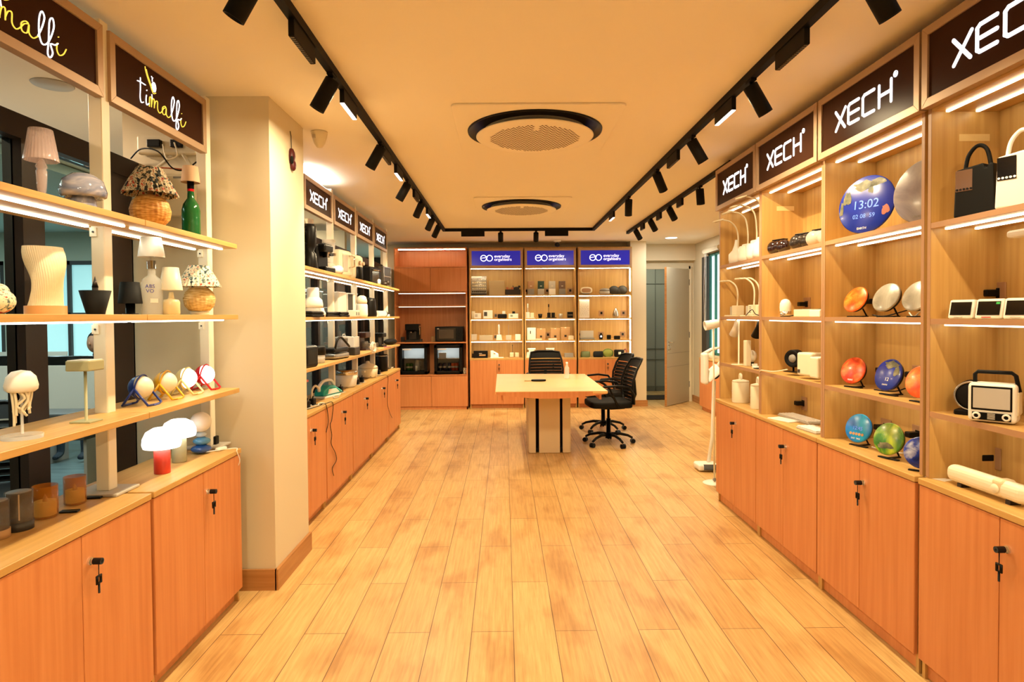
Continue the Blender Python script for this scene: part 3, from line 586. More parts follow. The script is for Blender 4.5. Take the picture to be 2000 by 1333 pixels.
r = thing('dome_camera', 'small white dome camera on the ceiling over the middle blue sign', 'camera', (.85, 9.80, Z)); G().lathe([(0, -.03), (.05, -.03), (.06, -.02), (.06, 0), (0, 0)]).done('housing', 'white', r); G().ball((0, -.01, -.075), .04, n=20).done('dome', 'blk', r); G().rod((0, 0, -.03), (0, 0, -.06), .03).done('neck', 'white', r)
r = thing('motion_sensor', 'cream dome motion sensor on the ceiling past the pillar', 'sensor', (-1.19, 4.02, Z)); G().lathe([(0, -.105), (.018, -.10), (.035, -.075), (.048, -.035), (.052, -.012), (.052, -.001), (0, -.001)]).done('housing', 'cream', r); G().box(-.03, -.01, -.052, -.04, -.05, -.03).done('lens', 'lgrey', r)
r = thing('hanging_charm', 'dark red and black charm hanging on the pillar', 'ornament', (-1.262, 3.70, 2.46)); G().ball((0, 0, -.0), .022, .03, .05, n=12).ball((.005, .01, -.05), .018, .026, .035, n=12).done('charm', mat('charm', '#4a0d10', .5), r)
G().tube([(0, 0, .05), (-.002, .003, .12), (-.006, 0, .15)], .0025).done('cord', 'dgrey', r); G().ball((.006, -.016, -.02), .012, .014, .03, n=10).done('tassel', 'bmat', r)
# floor lamp and cordless vacuum beyond the end of the display cabinets
p = at(1391, 945, 'z', 0)
r = thing('floor_lamp', 'slim white floor lamp with a cylinder head by the display cabinets', 'lamp', (p.x+.02, p.y, 0))
G().lathe([(0, 0), (.10, 0), (.10, .008), (.085, .014), (0, .016)]).done('base', 'white', r); G().tube([(0, 0, .01), (-.005, 0, .7), (-.01, 0, 1.41)], .008).done('pole', 'cream', r)
G().lathe([(0, 0), (.035, 0), (.038, .02), (.043, .13), (.036, .13), (.03, .10), (0, .09)], mx=Matrix.Translation((.05, .02, 1.42)) @ Matrix.Rotation(math.radians(-100), 4, 'Y')).done('lamp_head', 'white', r)
G().ball((-.0, 0, .035), .016).done('switch', 'grey', r)
p = at(1384, 922, 'z', 0)
r = thing('cordless_vacuum', 'white cordless stick vacuum standing behind the slim floor lamp', 'vacuum', (p.x+.03, p.y+.08, 0))
G().box(-.13, .07, -.10, .08, .01, .07, .02, 3).done('floor_head', 'white', r); G().rod((-.08, -.09, .045), (.06, -.10, .045), .028).done('brush_roll', 'dgrey', r)
G().tube([(.0, .02, .06), (.05, .05, .3), (.07, .06, .85)], .018).done('tube', 'white', r)
G().rod((-.03, .0, .88), (.09, .0, .98), .05, .055).box(-.07, -.02, -.07, .05, .83, 1.13, .02, 3).done('motor_body', 'white', r); G().ball((.06, .03, .93), .055, .055, .06).done('dust_bin', 'bmat', r)
G().tube([(-.05, 0, 1.12), (.02, 0, 1.16), (.12, .02, 1.18), (.13, .02, 1.05), (.07, .02, .98)], .017).done('grip', 'white', r)
# ================================================================ office behind the glass
tb = G()
for k, (x, y, l) in enumerate(((-3.3, 3.2, 1.6), (-4.6, 5.2, 2.2), (-3.6, 6.4, 1.6), (-6.4, 5.6, 2.2), (-5.2, 2.6, 2.0))):
    r = thing('office_tube_light', 'thin white ceiling line light in the office behind the glass', 'light', (x, y, 2.61), group='office line lights'); G().box(-.03, .03, -l/2, l/2, -.03, 0).done('diffuser', 'ledw', r)
    lamp('AREA', 'tube_light', (0, 0, -.035), 60, (.95, .98, .95), r, shape='RECTANGLE', size=.06, size_y=l)
def desk(x, y, w, label):
    r = thing('office_desk', label, 'desk', (x, y, 0), group='office desks behind the glass')
    G().box(-w/2, w/2, -.35, .35, .72, .745, .003, 1).done('desktop', 'dgrey', r)
    for sx in (-1, 1): G().box(sx*w/2-.02*(sx > 0)-.0, sx*w/2+.02*(sx < 0), -.33, .33, 0, .72).done('leg', 'grey', r)
    G().box(-w/2, w/2, .33, .35, .745, 1.15).done('screen_panel', 'lgrey', r)
    return r
desk(-4.0, 5.0, 1.8, 'dark office desk behind the glass, nearer one'); desk(-5.6, 6.3, 1.8, 'dark office desk under the office windows'); desk(-3.3, 4.3, 1.2, 'dark office desk closest to the glass wall')
for x, y, l in ((-4.3, 5.15, 'nearer office desk'), (-3.5, 5.1, 'nearer office desk, beside the other screen'), (-5.5, 6.35, 'desk under the office windows')):
    r = thing('monitor', 'black monitor on the '+l, 'monitor', (x, y, .745)); G().box(-.27, .27, -.015, .015, .12, .45, .004).done('screen', 'screen', r); G().rod((0, .01, 0), (0, .01, .15), .02).done('stand', 'blk', r); G().box(-.1, .1, -.07, .07, 0, .012).done('foot', 'blk', r)
for x, y, z, w, d_, h, m_, l in ((-3.9, 4.86, .745, .3, .22, .05, 'white', 'white paper stack on the nearer office desk'), (-3.75, 4.8, .745, .12, .12, .16, mat('office_green', '#2f7d3a', .5), 'small green tub on the nearer office desk'), (-3.1, 4.25, .745, .34, .25, .12, 'dgrey', 'dark tray on the desk closest to the glass wall'), (-3.42, 4.15, .745, .1, .1, .2, 'white', 'white cup on the desk closest to the glass wall')):
    tag(G().box(-w/2, w/2, -d_/2, d_/2, 0, h, .01).done('desk_item', m_), l, 'desk item', loc=(x, y, z))
dup(c0, (-3.0, 3.45, 0), 30, 'black swivel chair in the office, closest to the glass', 'office chairs behind the glass'); dup(c0, (-4.4, 4.2, 0), 160, 'black swivel chair in the office, facing the nearer desk', 'office chairs behind the glass')
dup(c0, (-3.1, 6.9, 0), 200, 'black swivel chair behind the smoked glass, beside the appliance rack', 'office chairs behind the glass')
r = thing('office_worker', 'person with dark hair sitting far back in the office', 'person', (-4.55, 6.9, 0))
def person():
    me = bpy.data.meshes.new('body'); V = [(0, 0, .55), (0, .02, .75), (0, .02, .98), (0, .01, 1.08), (0, -.02, 1.16), (-.19, .01, .99), (-.24, -.08, .78), (-.12, -.28, .76), (.19, .01, .99), (.24, -.08, .78), (.12, -.28, .76), (-.12, -.05, .52), (-.13, -.42, .50), (-.13, -.42, .08), (.12, -.05, .52), (.13, -.42, .50), (.13, -.42, .08), (-.13, -.52, .05), (.13, -.52, .05)]
    E_ = [(0, 1), (1, 2), (2, 3), (3, 4), (2, 5), (5, 6), (6, 7), (2, 8), (8, 9), (9, 10), (0, 11), (11, 12), (12, 13), (0, 14), (14, 15), (15, 16), (13, 17), (16, 18)]
    me.from_pydata(V, E_, []); me.update(); o = bpy.data.objects.new('body', me); COL.objects.link(o); me.materials.append(mat('clothes', '#26303a', .8))
    m_ = o.modifiers.new('s', 'SKIN'); R_ = [.15, .14, .13, .05, .045, .06, .045, .03, .06, .045, .03, .08, .06, .045, .08, .06, .045, .035, .035]
    for v, q in zip(me.skin_vertices[0].data, R_): v.radius = (q, q*.8)
    me.skin_vertices[0].data[0].use_root = True; s_ = o.modifiers.new('d', 'SUBSURF'); s_.levels = 1; s_.render_levels = 1
    return o
o = person(); o.parent = r
G().ball((0, -.03, 1.23), .075, .09, .11).ball((0, -.125, 1.225), .012, .016, .02, n=8).ball((-.078, -.02, 1.22), .012, .02, .03, n=8).ball((.078, -.02, 1.22), .012, .02, .03, n=8).done('head', mat('skin', '#9a6b4e', .6), r); G().ball((0, .0, 1.265), .088, .10, .10).done('hair', 'bmat', r)

for x, y in ((-2.8, 1.2), (-2.8, 3.0), (-2.75, 5.2), (-2.75, 7.4), (-2.75, 9.4)):  # warm lamps added so bounced light brightens the passage ceiling
    r = thing('recessed_downlight', 'added round fill light over the passage behind the glass', 'light', (x, y, Z), group='added fill lights over the passage'); G().lathe([(0, -.004), (.07, -.004), (.085, -.006), (.09, -.001), (0, -.001)]).done('diffuser', 'glow', r); lamp('AREA', 'downlight', (0, 0, -.01), 34, (1, .70, .44), r, shape='DISK', size=.15)
for x, y in ((-2.30, 3.19), tuple(at(10, 275, 'z', Z))[:2]): tag(G().lathe([(0, -.006), (.09, -.006), (.095, -.001), (0, -.001)]).done('ceiling_speaker', 'lgrey'), 'flat round speaker in the ceiling, '+('nearer the timalfi sign' if x > -2.5 else 'seen low behind the glass'), 'speaker', loc=(x, y, Z))
r = thing('corridor_fill_panel', 'added square fill light in the corridor beyond the door', 'light', (2.75, 11.25, 2.66)); G().box(-.25, .25, -.25, .25, -.02, 0).done('diffuser', 'glow', r); lamp('AREA', 'corridor_fill', (0, 0, -.03), 12, (.92, 1, .88), r, shape='SQUARE', size=.4)  # unseen panel added to brighten the corridor
# ================================================================ goods on the shelves
RX = Matrix.Rotation
def yp(px, X): return at(px, 617, 'x', X).y
def xp(px, Y): return at(px, 617, 'y', Y).x
def R_(px, X, z): return (X, yp(px, X), z)
def B_(px, Y, z): return (xp(px, Y), Y, z)
def one(g, name, m, label, cat, loc, rz=0, group=None): return tag(g.done(name, m), label, cat, group, loc, rz)
def cord(pts, label, m='blk', r=.003, name='power_cable', cat='cable', group=None):
    P = [Vector(p) for p in pts]; o = P[0].copy(); q = smooth([tuple(p-o) for p in P], 5)
    return tag(G().tube(q, r, 6).done(name, m), label, cat, group, loc=o)
# smooth() must take 3D points here
def smooth(P, n=4):
    out = []; Q = [P[0]]+list(P)+[P[-1]]
    for i in range(1, len(Q)-2):
        a, b, c, d = [Vector(q) for q in Q[i-1:i+3]]
        for k in range(n):
            t = k/n; out.append(tuple(.5*((2*b)+(c-a)*t+(2*a-5*b+4*c-d)*t*t+(3*b-a-3*c+d)*t**3)))
    return out+[tuple(P[-1])]
# ---- lit display cabinets: farthest bay
GL = ['cream gooseneck lamp with a boot-shaped base, first from the bay edge', 'cream gooseneck lamp with a round head, second on the top shelf', 'cream gooseneck lamp with a notched base, third on the top shelf', 'cream gooseneck lamp partly hidden by the cabinet divider on the top shelf']
for i, (px, dz) in enumerate(((1438, .0), (1457, .03), (1474, .05), (1487, .09))):
    r = thing('gooseneck_lamp', GL[i], 'lamp', R_(px, 1.775, 1.885), -75, 'gooseneck lamps on the top shelf')
    if i == 0: G().lathe([(0, 0), (.052, 0), (.055, .03), (.052, .075), (.03, .10), (.016, .14), (.009, .18), (0, .18)]).box(-.055, .02, -.04, .04, .01, .085, .02, 3).done('base', 'white', r)
    else: G().lathe([(0, 0), (.055, 0), (.06, .03), (.052, .10), (.046, .11), (0, .11)]).box(-.01, .07, -.035, .035, 0, .115+.01*i, .012, 3).done('base', 'white', r)
    h = .30+dz
    G().tube(smooth([(.02, 0, .10), (.022, 0, .2), (.01, -.01, h-.03), (-.02, -.04, h+.02), (-.04, -.09, h+.035)], 5), .0055).done('neck', 'cream', r)
    G().lathe([(0, -.006), (.035, -.005), (.042, 0), (.038, .006), (0, .008)], mx=Matrix.Translation((-.05, -.125, h+.03)) @ RX(math.radians(18), 4, 'X')).done('lamp_head', 'cream', r)
    G().lathe([(0, -.0075), (.027, -.0075), (.027, -.006), (0, -.006)], mx=Matrix.Translation((-.05, -.125, h+.03)) @ RX(math.radians(18), 4, 'X')).done('diffuser', 'lgrey', r)
for i, px in enumerate((1436, 1468, 1478)):
    r = thing('desk_lamp', ['cream desk lamp with a photo-frame organiser base on the middle shelf', 'cream desk lamp with a slotted phone-stand base on the middle shelf', 'cream desk lamp half hidden by the divider on the middle shelf'][i], 'lamp', R_(px, 1.79+.03*(i == 2), 1.48), -80, 'desk lamps on the middle shelf')
    G().box(-.06, .06, -.06, .05, 0, .012, .004).box(.0, .06, -.03, .04, .012, .085, .004).done('base', 'cream', r)
    G().box(-.058, -.005, -.012, .0, .012, .078, .003).done('photo_frame' if i == 0 else 'slot_panel', 'lgrey', r)
    G().tube(smooth([(.03, 0, .08), (.035, 0, .18), (.02, -.01, .24), (-.02, -.03, .275), (-.05, -.04, .28)], 5), .006).done('neck', 'cream', r)
    G().box(-.115, -.045, -.07, -.02, .272, .284, .005).done('lamp_head', 'cream', r)
    if i == 1:
        for k in range(4): G().box(.02, .04, -.0315, -.0300, .028+.013*k, .034+.013*k).done('slot', 'grey', r)
cord([(1.74, 4.42, 1.486), (1.73, 4.36, 1.50), (1.74, 4.30, 1.53), (1.75, 4.27, 1.50), (1.78, 4.25, 1.486)], 'black looped cable by the slotted desk lamp')
def torchlamp(loc, m, label, full):
    r = thing('pivot_lamp', label, 'lamp', loc, -90, 'pivot lamps on the low shelf')
    if full: G().lathe([(0, 0), (.055, 0), (.055, .006), (0, .008)]).done('base', 'cream', r); G().rod((0, 0, .006), (0, 0, .34), .0055).done('pole', 'cream', r)
    else: G().lathe([(0, 0), (.055, 0), (.055, .006), (0, .008)]).done('base', m, r); G().rod((0, 0, .006), (0, 0, .34), .0055).done('pole', m, r)
    G().lathe([(0, 0), (.014, 0), (.016, .05), (.033, .13), (.028, .13), (.012, .07), (0, .07)], mx=Matrix.Translation((-.01, -.01, .335)) @ RX(math.radians(-148), 4, 'Y')).done('lamp_head', m, r)
torchlamp(R_(1443, 1.77, 1.115), 'white', 'white cone-head pivot lamp on the low shelf', 1); torchlamp(R_(1488, 1.80, 1.115), 'blk', 'black cone-head pivot lamp half hidden by the divider', 0)
one(G().box(-.02, .02, -.02, .02, 0, .19, .004), 'power_bank', 'cream', 'tall narrow cream box on the low shelf beside the pivot lamp', 'box', R_(1459.5, 1.79, 1.115), -80)
r = thing('desk_fan', 'small white round fan on the low shelf', 'fan', R_(1469, 1.84, 1.115), -80); G().lathe([(0, -.012), (.044, -.01), (.046, 0), (.04, .014), (0, .016)], (0, 0, .07), ax='y').done('fan_head', 'white', r); G().cyl(0, 0, 0, .03, .014).done('stand', 'blk', r)
one(G().box(-.03, .03, -.02, .02, .0, .018, .006).box(-.032, -.022, -.02, .02, .018, .032, .003), 'earphone_case', 'white', 'small white case on the low shelf edge by the divider', 'case', R_(1477, 1.77, 1.115), -90)
for i, (px, X, h, w) in enumerate(((1446.5, 1.80, .155, .062), (1481, 1.80, .16, .052))):
    r = thing('canister', ['white lidded canister with a loop handle on the cabinet top', 'white canister half hidden by the divider on the cabinet top'][i], 'canister', R_(px, X, .825), -90, 'white canisters')
    G().lathe([(0, 0), (w*.97, 0), (w, .006), (w, h), (w*.97, h+.003), (0, h+.003)], n=40).done('body', 'cream', r)
    G().lathe([(0, h+.003), (w*1.0, h+.003), (w*.95, h+.012), (w*.3, h+.022), (0, h+.024)], n=40).done('lid', 'cream', r)
    G().tube(smooth([(-.018, 0, h+.02), (-.016, 0, h+.05), (0, 0, h+.062), (.016, 0, h+.05), (.016, 0, h+.02)], 4), .008).done('lid_handle', 'cream', r)
    G().box(-w*.5, -w*.1, -w*1.0-.0005, -w*.86, .02, .024).box(-w*.5, w*.2, -w*1.0-.0005, -w*.84, h*.55, h*.556).done('print', 'lgrey', r)
cord([(1.80, 4.17, 1.02), (1.77, 4.16, 1.07), (1.73, 4.13, 1.10), (1.70, 4.05, 1.125), (1.715, 3.90, 1.13), (1.745, 3.77, 1.155)], 'cream cable running round the divider to the black round fan', 'cream', .004)
# sockets on the back panels
def socket(loc, rz, label, plug=True):
    r = thing('wall_socket', label, 'socket', loc, rz, 'brown wall sockets')
    G().box(-.045, .045, -.006, 0, -.045, .045, .003).done('plate', 'edge', r); G().box(-.018, .018, -.009, -.006, -.018, .022, .002).done('socket_insert', 'blk', r)
    if plug: G().box(-.02, .02, -.06, -.009, -.012, .016, .005).done('plug', 'blk', r)
    return r
for px, z, l in ((1470, 1.19, 'behind the small white fan'), (1577, 1.56, 'behind the dome lamp and long box'), (1575, 1.20, 'behind the black round fan'), (1571, .90, 'behind the keyboards'), (1716, 1.56, 'between the orange and the moon clock'), (1672+64, 1.20, 'behind the small earth clock'), (1733, .90, 'behind the blue and green clocks'), (1796, 1.20, 'behind the orange clock at the divider'), (1797, .91, 'beside the patterned clock at the divider'), (1948, 1.575, 'behind the white block clocks'), (1942, .905, 'behind the long cream speaker')):
    socket((1.995, yp(px, 1.995), z), -90, 'brown wall socket plate '+l)
# ---- second bay
for i, (px, mt, X) in enumerate(((1521, mat('wine_gloss', '#241012', .15, coat=.8), 1.79), (1567, mat('gunmetal', '#4a423e', .25, .7), 1.80), (1601, mat('blush', '#c9b6a8', .3), 1.81))):
    r = thing('eye_massager', ['glossy dark wine goggle massager on the top shelf', 'gunmetal goggle massager, middle one of three', 'pale blush goggle massager by the divider'][i], 'massager', R_(px, X, 1.885), -70, 'goggle massagers')
    g = G(); g.grid(lambda u, v: Vector((math.sin((u-.5)*2.6)*.085, -math.cos((u-.5)*2.6)*.05+.02+(.014*math.sin(math.pi*v)*-1), .012+.082*v+.008*math.cos((u-.5)*9))), 24, 8)
    g.grid(lambda u, v: Vector((math.sin((u-.5)*2.6)*.082, -math.cos((u-.5)*2.6)*.05+.05, .012+.082*v)), 24, 2)
    g.b.free(); g = G(); g.ball((-.040, 0, .048), .05, .040, .047).ball((.040, 0, .048), .05, .040, .047).ball((0, -.004, .055), .04, .03, .036)
    g.done('body', mt, r); G().box(-.05, .05, -.012, .03, .092, .100, .004).done('top_panel', 'blk', r)
    G().tube(smooth([(-.085, .01, .05), (-.10, .05, .045), (-.05, .075, .045), (.05, .075, .045), (.10, .05, .045), (.085, .01, .05)], 3), .006).done('strap', 'blk' if i < 2 else 'lgrey', r)
def sticker(px0, px1, py0, py1, Y, label):
    p, q = at(px0, py1, 'y', Y), at(px1, py0, 'y', Y)
    r = tag(G().box(p.x, q.x, Y-.001, Y, p.z, q.z).done('label_strip', mat('cream_sticker', '#e6c98c', .6)), label, 'label strip'); return r
sticker(1517, 1551, 403, 412, yp(1488, 1.72)-.022 if False else RY[1]-.0192, 'small cream label strip on the panel above the goggle massagers')
sticker(1873, 1933, 262, 276, RY[3]-.0192, 'small cream label strip above the black radio lamp')
r = thing('dome_lamp', 'small white dome lamp with a chrome base on the middle shelf', 'lamp', R_(1534, 1.80, 1.48), -80); G().lathe([(0, 0), (.028, 0), (.034, .006), (.034, .035), (0, .035)]).done('base', 'chrome', r); G().lathe([(.033, .035), (.035, .06), (.033, .085), (.024, .105), (.01, .113), (0, .114)]).done('dome', 'white', r)
cord([(1.76, 3.90, 1.485), (1.75, 3.83, 1.484), (1.77, 3.74, 1.49), (1.80, 3.62, 1.52), (1.9, 3.5, 1.53), (1.985, 3.48, 1.55)], 'black cable from the dome lamp to its socket')
one(G().box(-.09, .09, -.035, .035, 0, .045, .004), 'storage_box', 'cream', 'long low white box on the middle shelf', 'box', R_(1577, 1.80, 1.48), -85); one(G().box(-.05, .05, -.03, .03, 0, .04, .004), 'storage_box', 'white', 'small low white box at the divider on the middle shelf', 'box', R_(1600, 1.79, 1.48), -85)
r = thing('desk_fan', 'black round desk fan with a grey hub on the low shelf', 'fan', R_(1550, 1.80, 1.135), -62)
G().lathe([(0, -.008), (.036, -.010), (.05, -.02), (.055, -.01), (.055, .035), (.04, .045), (0, .045)], (0, 0, .085), n=36, ax='y').done('fan_head', 'bmat', r); G().lathe([(0, -.016), (.024, -.014), (.026, -.008), (0, -.008)], (0, 0, .085), ax='y').done('hub', 'grey', r)
G().rod((0, 0, .0), (0, 0, .035), .006).done('stem', 'blk', r); G().box(-.05, .05, -.03, .03, 0, .004, .001).done('foot', 'blk', r)
r = thing('speaker_box', 'white square fan heater box beside the black round fan', 'box', R_(1583, 1.80, 1.135), -70); G().box(-.055, .055, -.05, .05, 0, .135, .012, 3).done('body', 'cream', r); G().box(-.045, -.028, -.052, -.05, .015, .035).done('label', 'dgrey', r)
one(G().box(-.04, .04, -.04, .04, 0, .12, .01, 3), 'storage_box', 'cream', 'white box squeezed against the divider on the low shelf', 'box', R_(1602, 1.775, 1.135), -85)
one(G().box(-.09, .09, -.05, .05, 0, .008, .003), 'trackpad', 'white', 'thin white trackpad lying on the cabinet top', 'trackpad', R_(1532, 1.765, .825), -70)
def keyboard(loc, rz, label, w=.30, d=.115):
    r = thing('keyboard', label, 'keyboard', loc, rz, 'white keyboards'); G().box(-w/2, w/2, -d/2, d/2, 0, .012, .004).done('case', 'lgrey', r)
    g = G(); n = int(w/.019)
    for i in range(n):
        for j in range(5):
            x = -w/2+.012+i*.0188; y = -d/2+.014+j*.021; g.box(x-.0078, x+.0078, y-.0085, y+.0085, .012, .019, .002, 1)
    g.done('keys', 'white', r)
keyboard(R_(1566, 1.88, .825), -85, 'white keyboard nearer the back panel', .36, .12); keyboard(R_(1592, 1.775, .825), -85, 'white number pad keyboard at the cabinet edge', .20, .11)
# ---- planet clocks
def planet(px, X, z, D, rz, tilt, cols, label, lift=0, nscale=3, txt=None, marks=None, dist=.6):
    r = thing('planet_clock', label, 'clock', R_(px, X, z), rz, 'round planet clocks')
    c = D/2; mx = Matrix.Translation((0, 0, c+.008+lift)) @ RX(math.radians(-tilt), 4, 'X')
    nm_ = 'face_'+str(len(bpy.data.materials)); fm = vary(mat(nm_, '#ffffff', .25, coat=.12), cols, (1, 1, 1), nscale/D*.9, 6, 'Object', dist=dist)
    G().lathe([(0, -.006), (c-.006, -.006), (c-.002, -.004), (c, 0), (c-.002, .004), (0, .004)], n=56, ax='y', mx=mx).done('dial', fm, r)
    G().lathe([(0, .004), (c-.004, .004), (c*.9, .018), (c*.55, .022), (0, .022)], n=40, ax='y', mx=mx).done('back_shell', 'blk', r)
    G().box(-.05, .05, -.008, .010, 0, .006, .002).box(-.008, .008, -.01, .075, 0, .006, .002).tube([(0, .07, .004), (0, .045, c*.6)], .004).done('stand', 'blk', r)
    F_ = mx @ frame_mx((0, -.0066, 0), (1, 0, 0), (0, 0, 1))
    if txt:
        for s, h, x, y, mm in txt:
            g = G(); text_mesh(g, s, h, F_ @ Matrix.Translation((x, y, 0)), .0003, 'CENTER'); g.done('lettering', mm, r)
    if marks:
        for pts, mm in marks:
            g = G(); g.prism([(a*c, b*c) for a, b in pts], 0, .0004, F_); g.done('printed_land', mm, r)
    return r
M['digit'] = mat('digit_glow', '#5f86e8', .4, emit=.5, ecol=(.10, .22, .75)); M['land'] = vary(mat('land', '#6f7a45', .4), ['#1f2d1a', '#5a5636', '#8f8668'], (1, 1, 1), 26, 5); M['ocean'] = ['#081664', '#0c2590', '#1233a8']
M['redland'] = mat('red_land', '#8f4428', .4)
blob = lambda cx, cy, rx, ry, s, n=18: [(cx+rx*math.cos(a)*(1+.22*math.sin(3*a+s)+.12*math.sin(7*a+2*s)), cy+ry*math.sin(a)*(1+.22*math.cos(4*a+s)+.1*math.sin(6*a-s))) for a in [2*math.pi*k/n for k in range(n)]]
planet(1691, 1.80, 1.885, .292, -64, 8, M['ocean'], 'large blue earth clock with glowing digits on the top shelf', nscale=1, txt=[('13:02', .062, .0, -.02, 'digit'), ('02 08  59', .030, -.005, -.068, 'digit'), ('EARTH', .016, -.01, -.125, 'white')],
       marks=[(blob(-.1, .66, .42, .16, 1), 'land'), (blob(.35, .72, .26, .13, 2), 'land'), (blob(-.68, .30, .14, .24, 3), 'land'), (blob(-.86, -.05, .06, .26, 3), 'land'), (blob(.70, -.28, .13, .17, 2), 'redland'), (blob(.15, .50, .09, .14, 4), 'land')])
planet(1808, 1.80, 1.87, .285, -66, 8, ['#4d4550', '#857c84', '#aaa49e', '#c2beb6'], 'large grey moon clock half hidden by the divider', nscale=1.3, txt=[('MOON', .015, -.02, -.115, 'grey')])
planet(1671, 1.80, 1.48, .140, -76, 24, ['#c2410c', '#e8641c', '#f2953d'], 'small orange planet clock on the middle shelf', .012)
planet(1731, 1.80, 1.48, .146, -76, 24, ['#6d665e', '#9a9486', '#bdb7a8'], 'small moon clock in the middle of the middle shelf', .012, 1.6)
planet(1792, 1.80, 1.48, .146, -76, 24, ['#6d665e', '#9a9486', '#bdb7a8'], 'small moon clock cut by the divider on the middle shelf', .012, 1.6)
planet(1667, 1.80, 1.115, .142, -70, 18, ['#a52a12', '#cf4620', '#e8803a'], 'red planet clock on the low shelf', .010, txt=[('MARS', .012, 0, -.055, 'white')])
planet(1736, 1.79, 1.115, .155, -80, 18, M['ocean'], 'small blue earth clock on the low shelf', .010, 1, txt=[('EARTH', .010, 0, -.052, 'white'), ('12', .024, .004, -.03, 'white')], marks=[(blob(.1, .62, .5, .22, 1), 'land'), (blob(.6, .25, .2, .3, 2), 'land')])
planet(1800, 1.78, 1.115, .142, -72, 16, ['#d8401a', '#ee6a2a', '#f6a24c'], 'orange planet clock cut by the divider on the low shelf', .010)
planet(1678, 1.79, .825, .148, -70, 16, ['#2a2fae', '#1173cf', '#15a6d8', '#3a44c4'], 'blue zodiac clock on the cabinet top', .010, 1.0, txt=[('12:45', .026, 0, -.01, 'digit'), ('DAY  TIME', .011, 0, -.058, 'white')], marks=[(arc(x, -.42, .10, 0, 330, 10), 'tan') for x in (-.45, -.22, .0, .22, .45)])
planet(1737, 1.77, .825, .150, -70, 16, ['#163d1c', '#3e7d24', '#a9b92e', '#e0c84a'], 'green forest clock on the cabinet top', .010, 1.4, marks=[(blob(-.1, -.45, .5, .2, 2, 22), 'land')])
planet(1803, 1.765, .825, .135, -40, 10, ['#101433', '#2b3fa8', '#cfd6ea'], 'dark patterned clock almost hidden by the divider', .005, 3)
for pts, l, m_ in (([(1.82, 3.02, 1.49), (1.84, 2.96, 1.484), (1.87, 2.90, 1.50), (1.95, 2.86, 1.53)], 'black cable behind the small orange clock', 'blk'), ([(1.83, 2.76, 1.50), (1.80, 2.68, 1.484), (1.82, 2.63, 1.53), (1.84, 2.60, 1.54)], 'white cable between the two small moon clocks', 'white'), ([(1.83, 3.02, 1.12), (1.86, 2.96, 1.12), (1.90, 2.92, 1.13), (1.97, 2.86, 1.19)], 'black cable behind the red planet clock', 'blk'), ([(1.83, 2.78, 1.16), (1.82, 2.68, 1.125), (1.88, 2.62, 1.16), (1.97, 2.55, 1.19)], 'white cable behind the small earth clock', 'white'), ([(1.82, 3.02, .835), (1.86, 2.93, .831), (1.90, 2.86, .84), (1.96, 2.80, .89)], 'white cable behind the blue zodiac clock', 'white'), ([(1.82, 2.78, .86), (1.84, 2.70, .832), (1.88, 2.62, .87), (1.93, 2.56, .90)], 'white cable behind the green forest clock', 'white')): cord(pts, l, m_)
# ---- nearest bay
def radio(px, mt, ft, label, z, rz=-62):
    r = thing('lantern_radio', label, 'radio', R_(px, 1.79, z), rz, 'handled radio lamps'); w, h = .068, .185
    g = G(); g.prism([(-w, 0), (w*1.02, 0), (w*.92, h), (w*.7, h+.003), (w*.62, h-.012), (w*.52, h-.012), (w*.45, h+.006), (-w*.90, h-.006)], -.045, .045, frame_mx((0, 0, 0), (1, 0, 0), (0, 0, 1)), bev=.006); g.done('body', mt, r)
    G().box(-w*.88, -w*.05, -.0475, -.045, h*.52, h*.95, .001, 1).done('display', ft, r)
    for k in range(5): G().rod((-w*.78+k*.0115, -.0475, h*.56), (-w*.78+k*.0115, -.050, h*.56), .004).done('button', 'white' if mt == 'white' else 'blk', r)
    G().tube(smooth([(-w*.72, 0, h-.01), (-w*.55, 0, h+.05), (-w*.1, 0, h+.082), (w*.35, 0, h+.06), (w*.58, 0, h-.02)], 6), .0075).done('handle', mt if mt == 'white' else 'bmat', r)
    return r
radio(1911, 'bmat', mat('dim_display', '#6a5040', .15, coat=.5), 'black radio lamp with a loop handle on the top shelf', 1.86); radio(1997, 'white', 'screen', 'white radio lamp with a black display, cut by the picture edge', 1.86)
def blockclock(px, label, scr='screen', mark=None):
    r = thing('block_clock', label, 'clock', R_(px, 1.785, 1.475), -65, 'white block clocks')
    g = G(); g.prism([(-.045, 0), (.055, 0), (.055, .072), (-.025, .078)], -.052, .052, frame_mx((0, 0, 0), (0, 1, 0), (0, 0, 1)), bev=.008); g.move(Matrix.Diagonal((.86, .9, .95, 1))); g.done('case', 'white', r)
    mx = frame_mx((0, -.0326, .038), (1, 0, 0), (0, .236, .972)); G().prism([(-.036, -.024), (.036, -.024), (.036, .027), (-.036, .027)], 0, .0012, mx).done('screen', scr, r)
    g = G(); g.prism([(-.02, -.0335), (.01, -.0335), (.01, -.0305), (-.02, -.0305)], 0, .001, mx); g.done('print', 'red' if mark == 'red' else 'lgrey', r)
    if mark: G().prism([(.022, .016), (.034, .016), (.034, .024), (.022, .024)], .0012, .0016, mx).done('screen_icon', mat('green_icon', '#2f8f3a', .5, emit=.4, ecol=(.05, .5, .08)), r)
    return r
blockclock(1886, 'white block clock with a blank black screen, first by the divider'); blockclock(1941, 'white block clock with a red printed line under its screen', mark='red'); 
b = blockclock(1999, 'white block clock at the picture edge with green digits', mark='grn')
r = thing('round_speaker', 'black round speaker behind the white retro radio', 'speaker', R_(1903, 1.83, 1.10), -50)
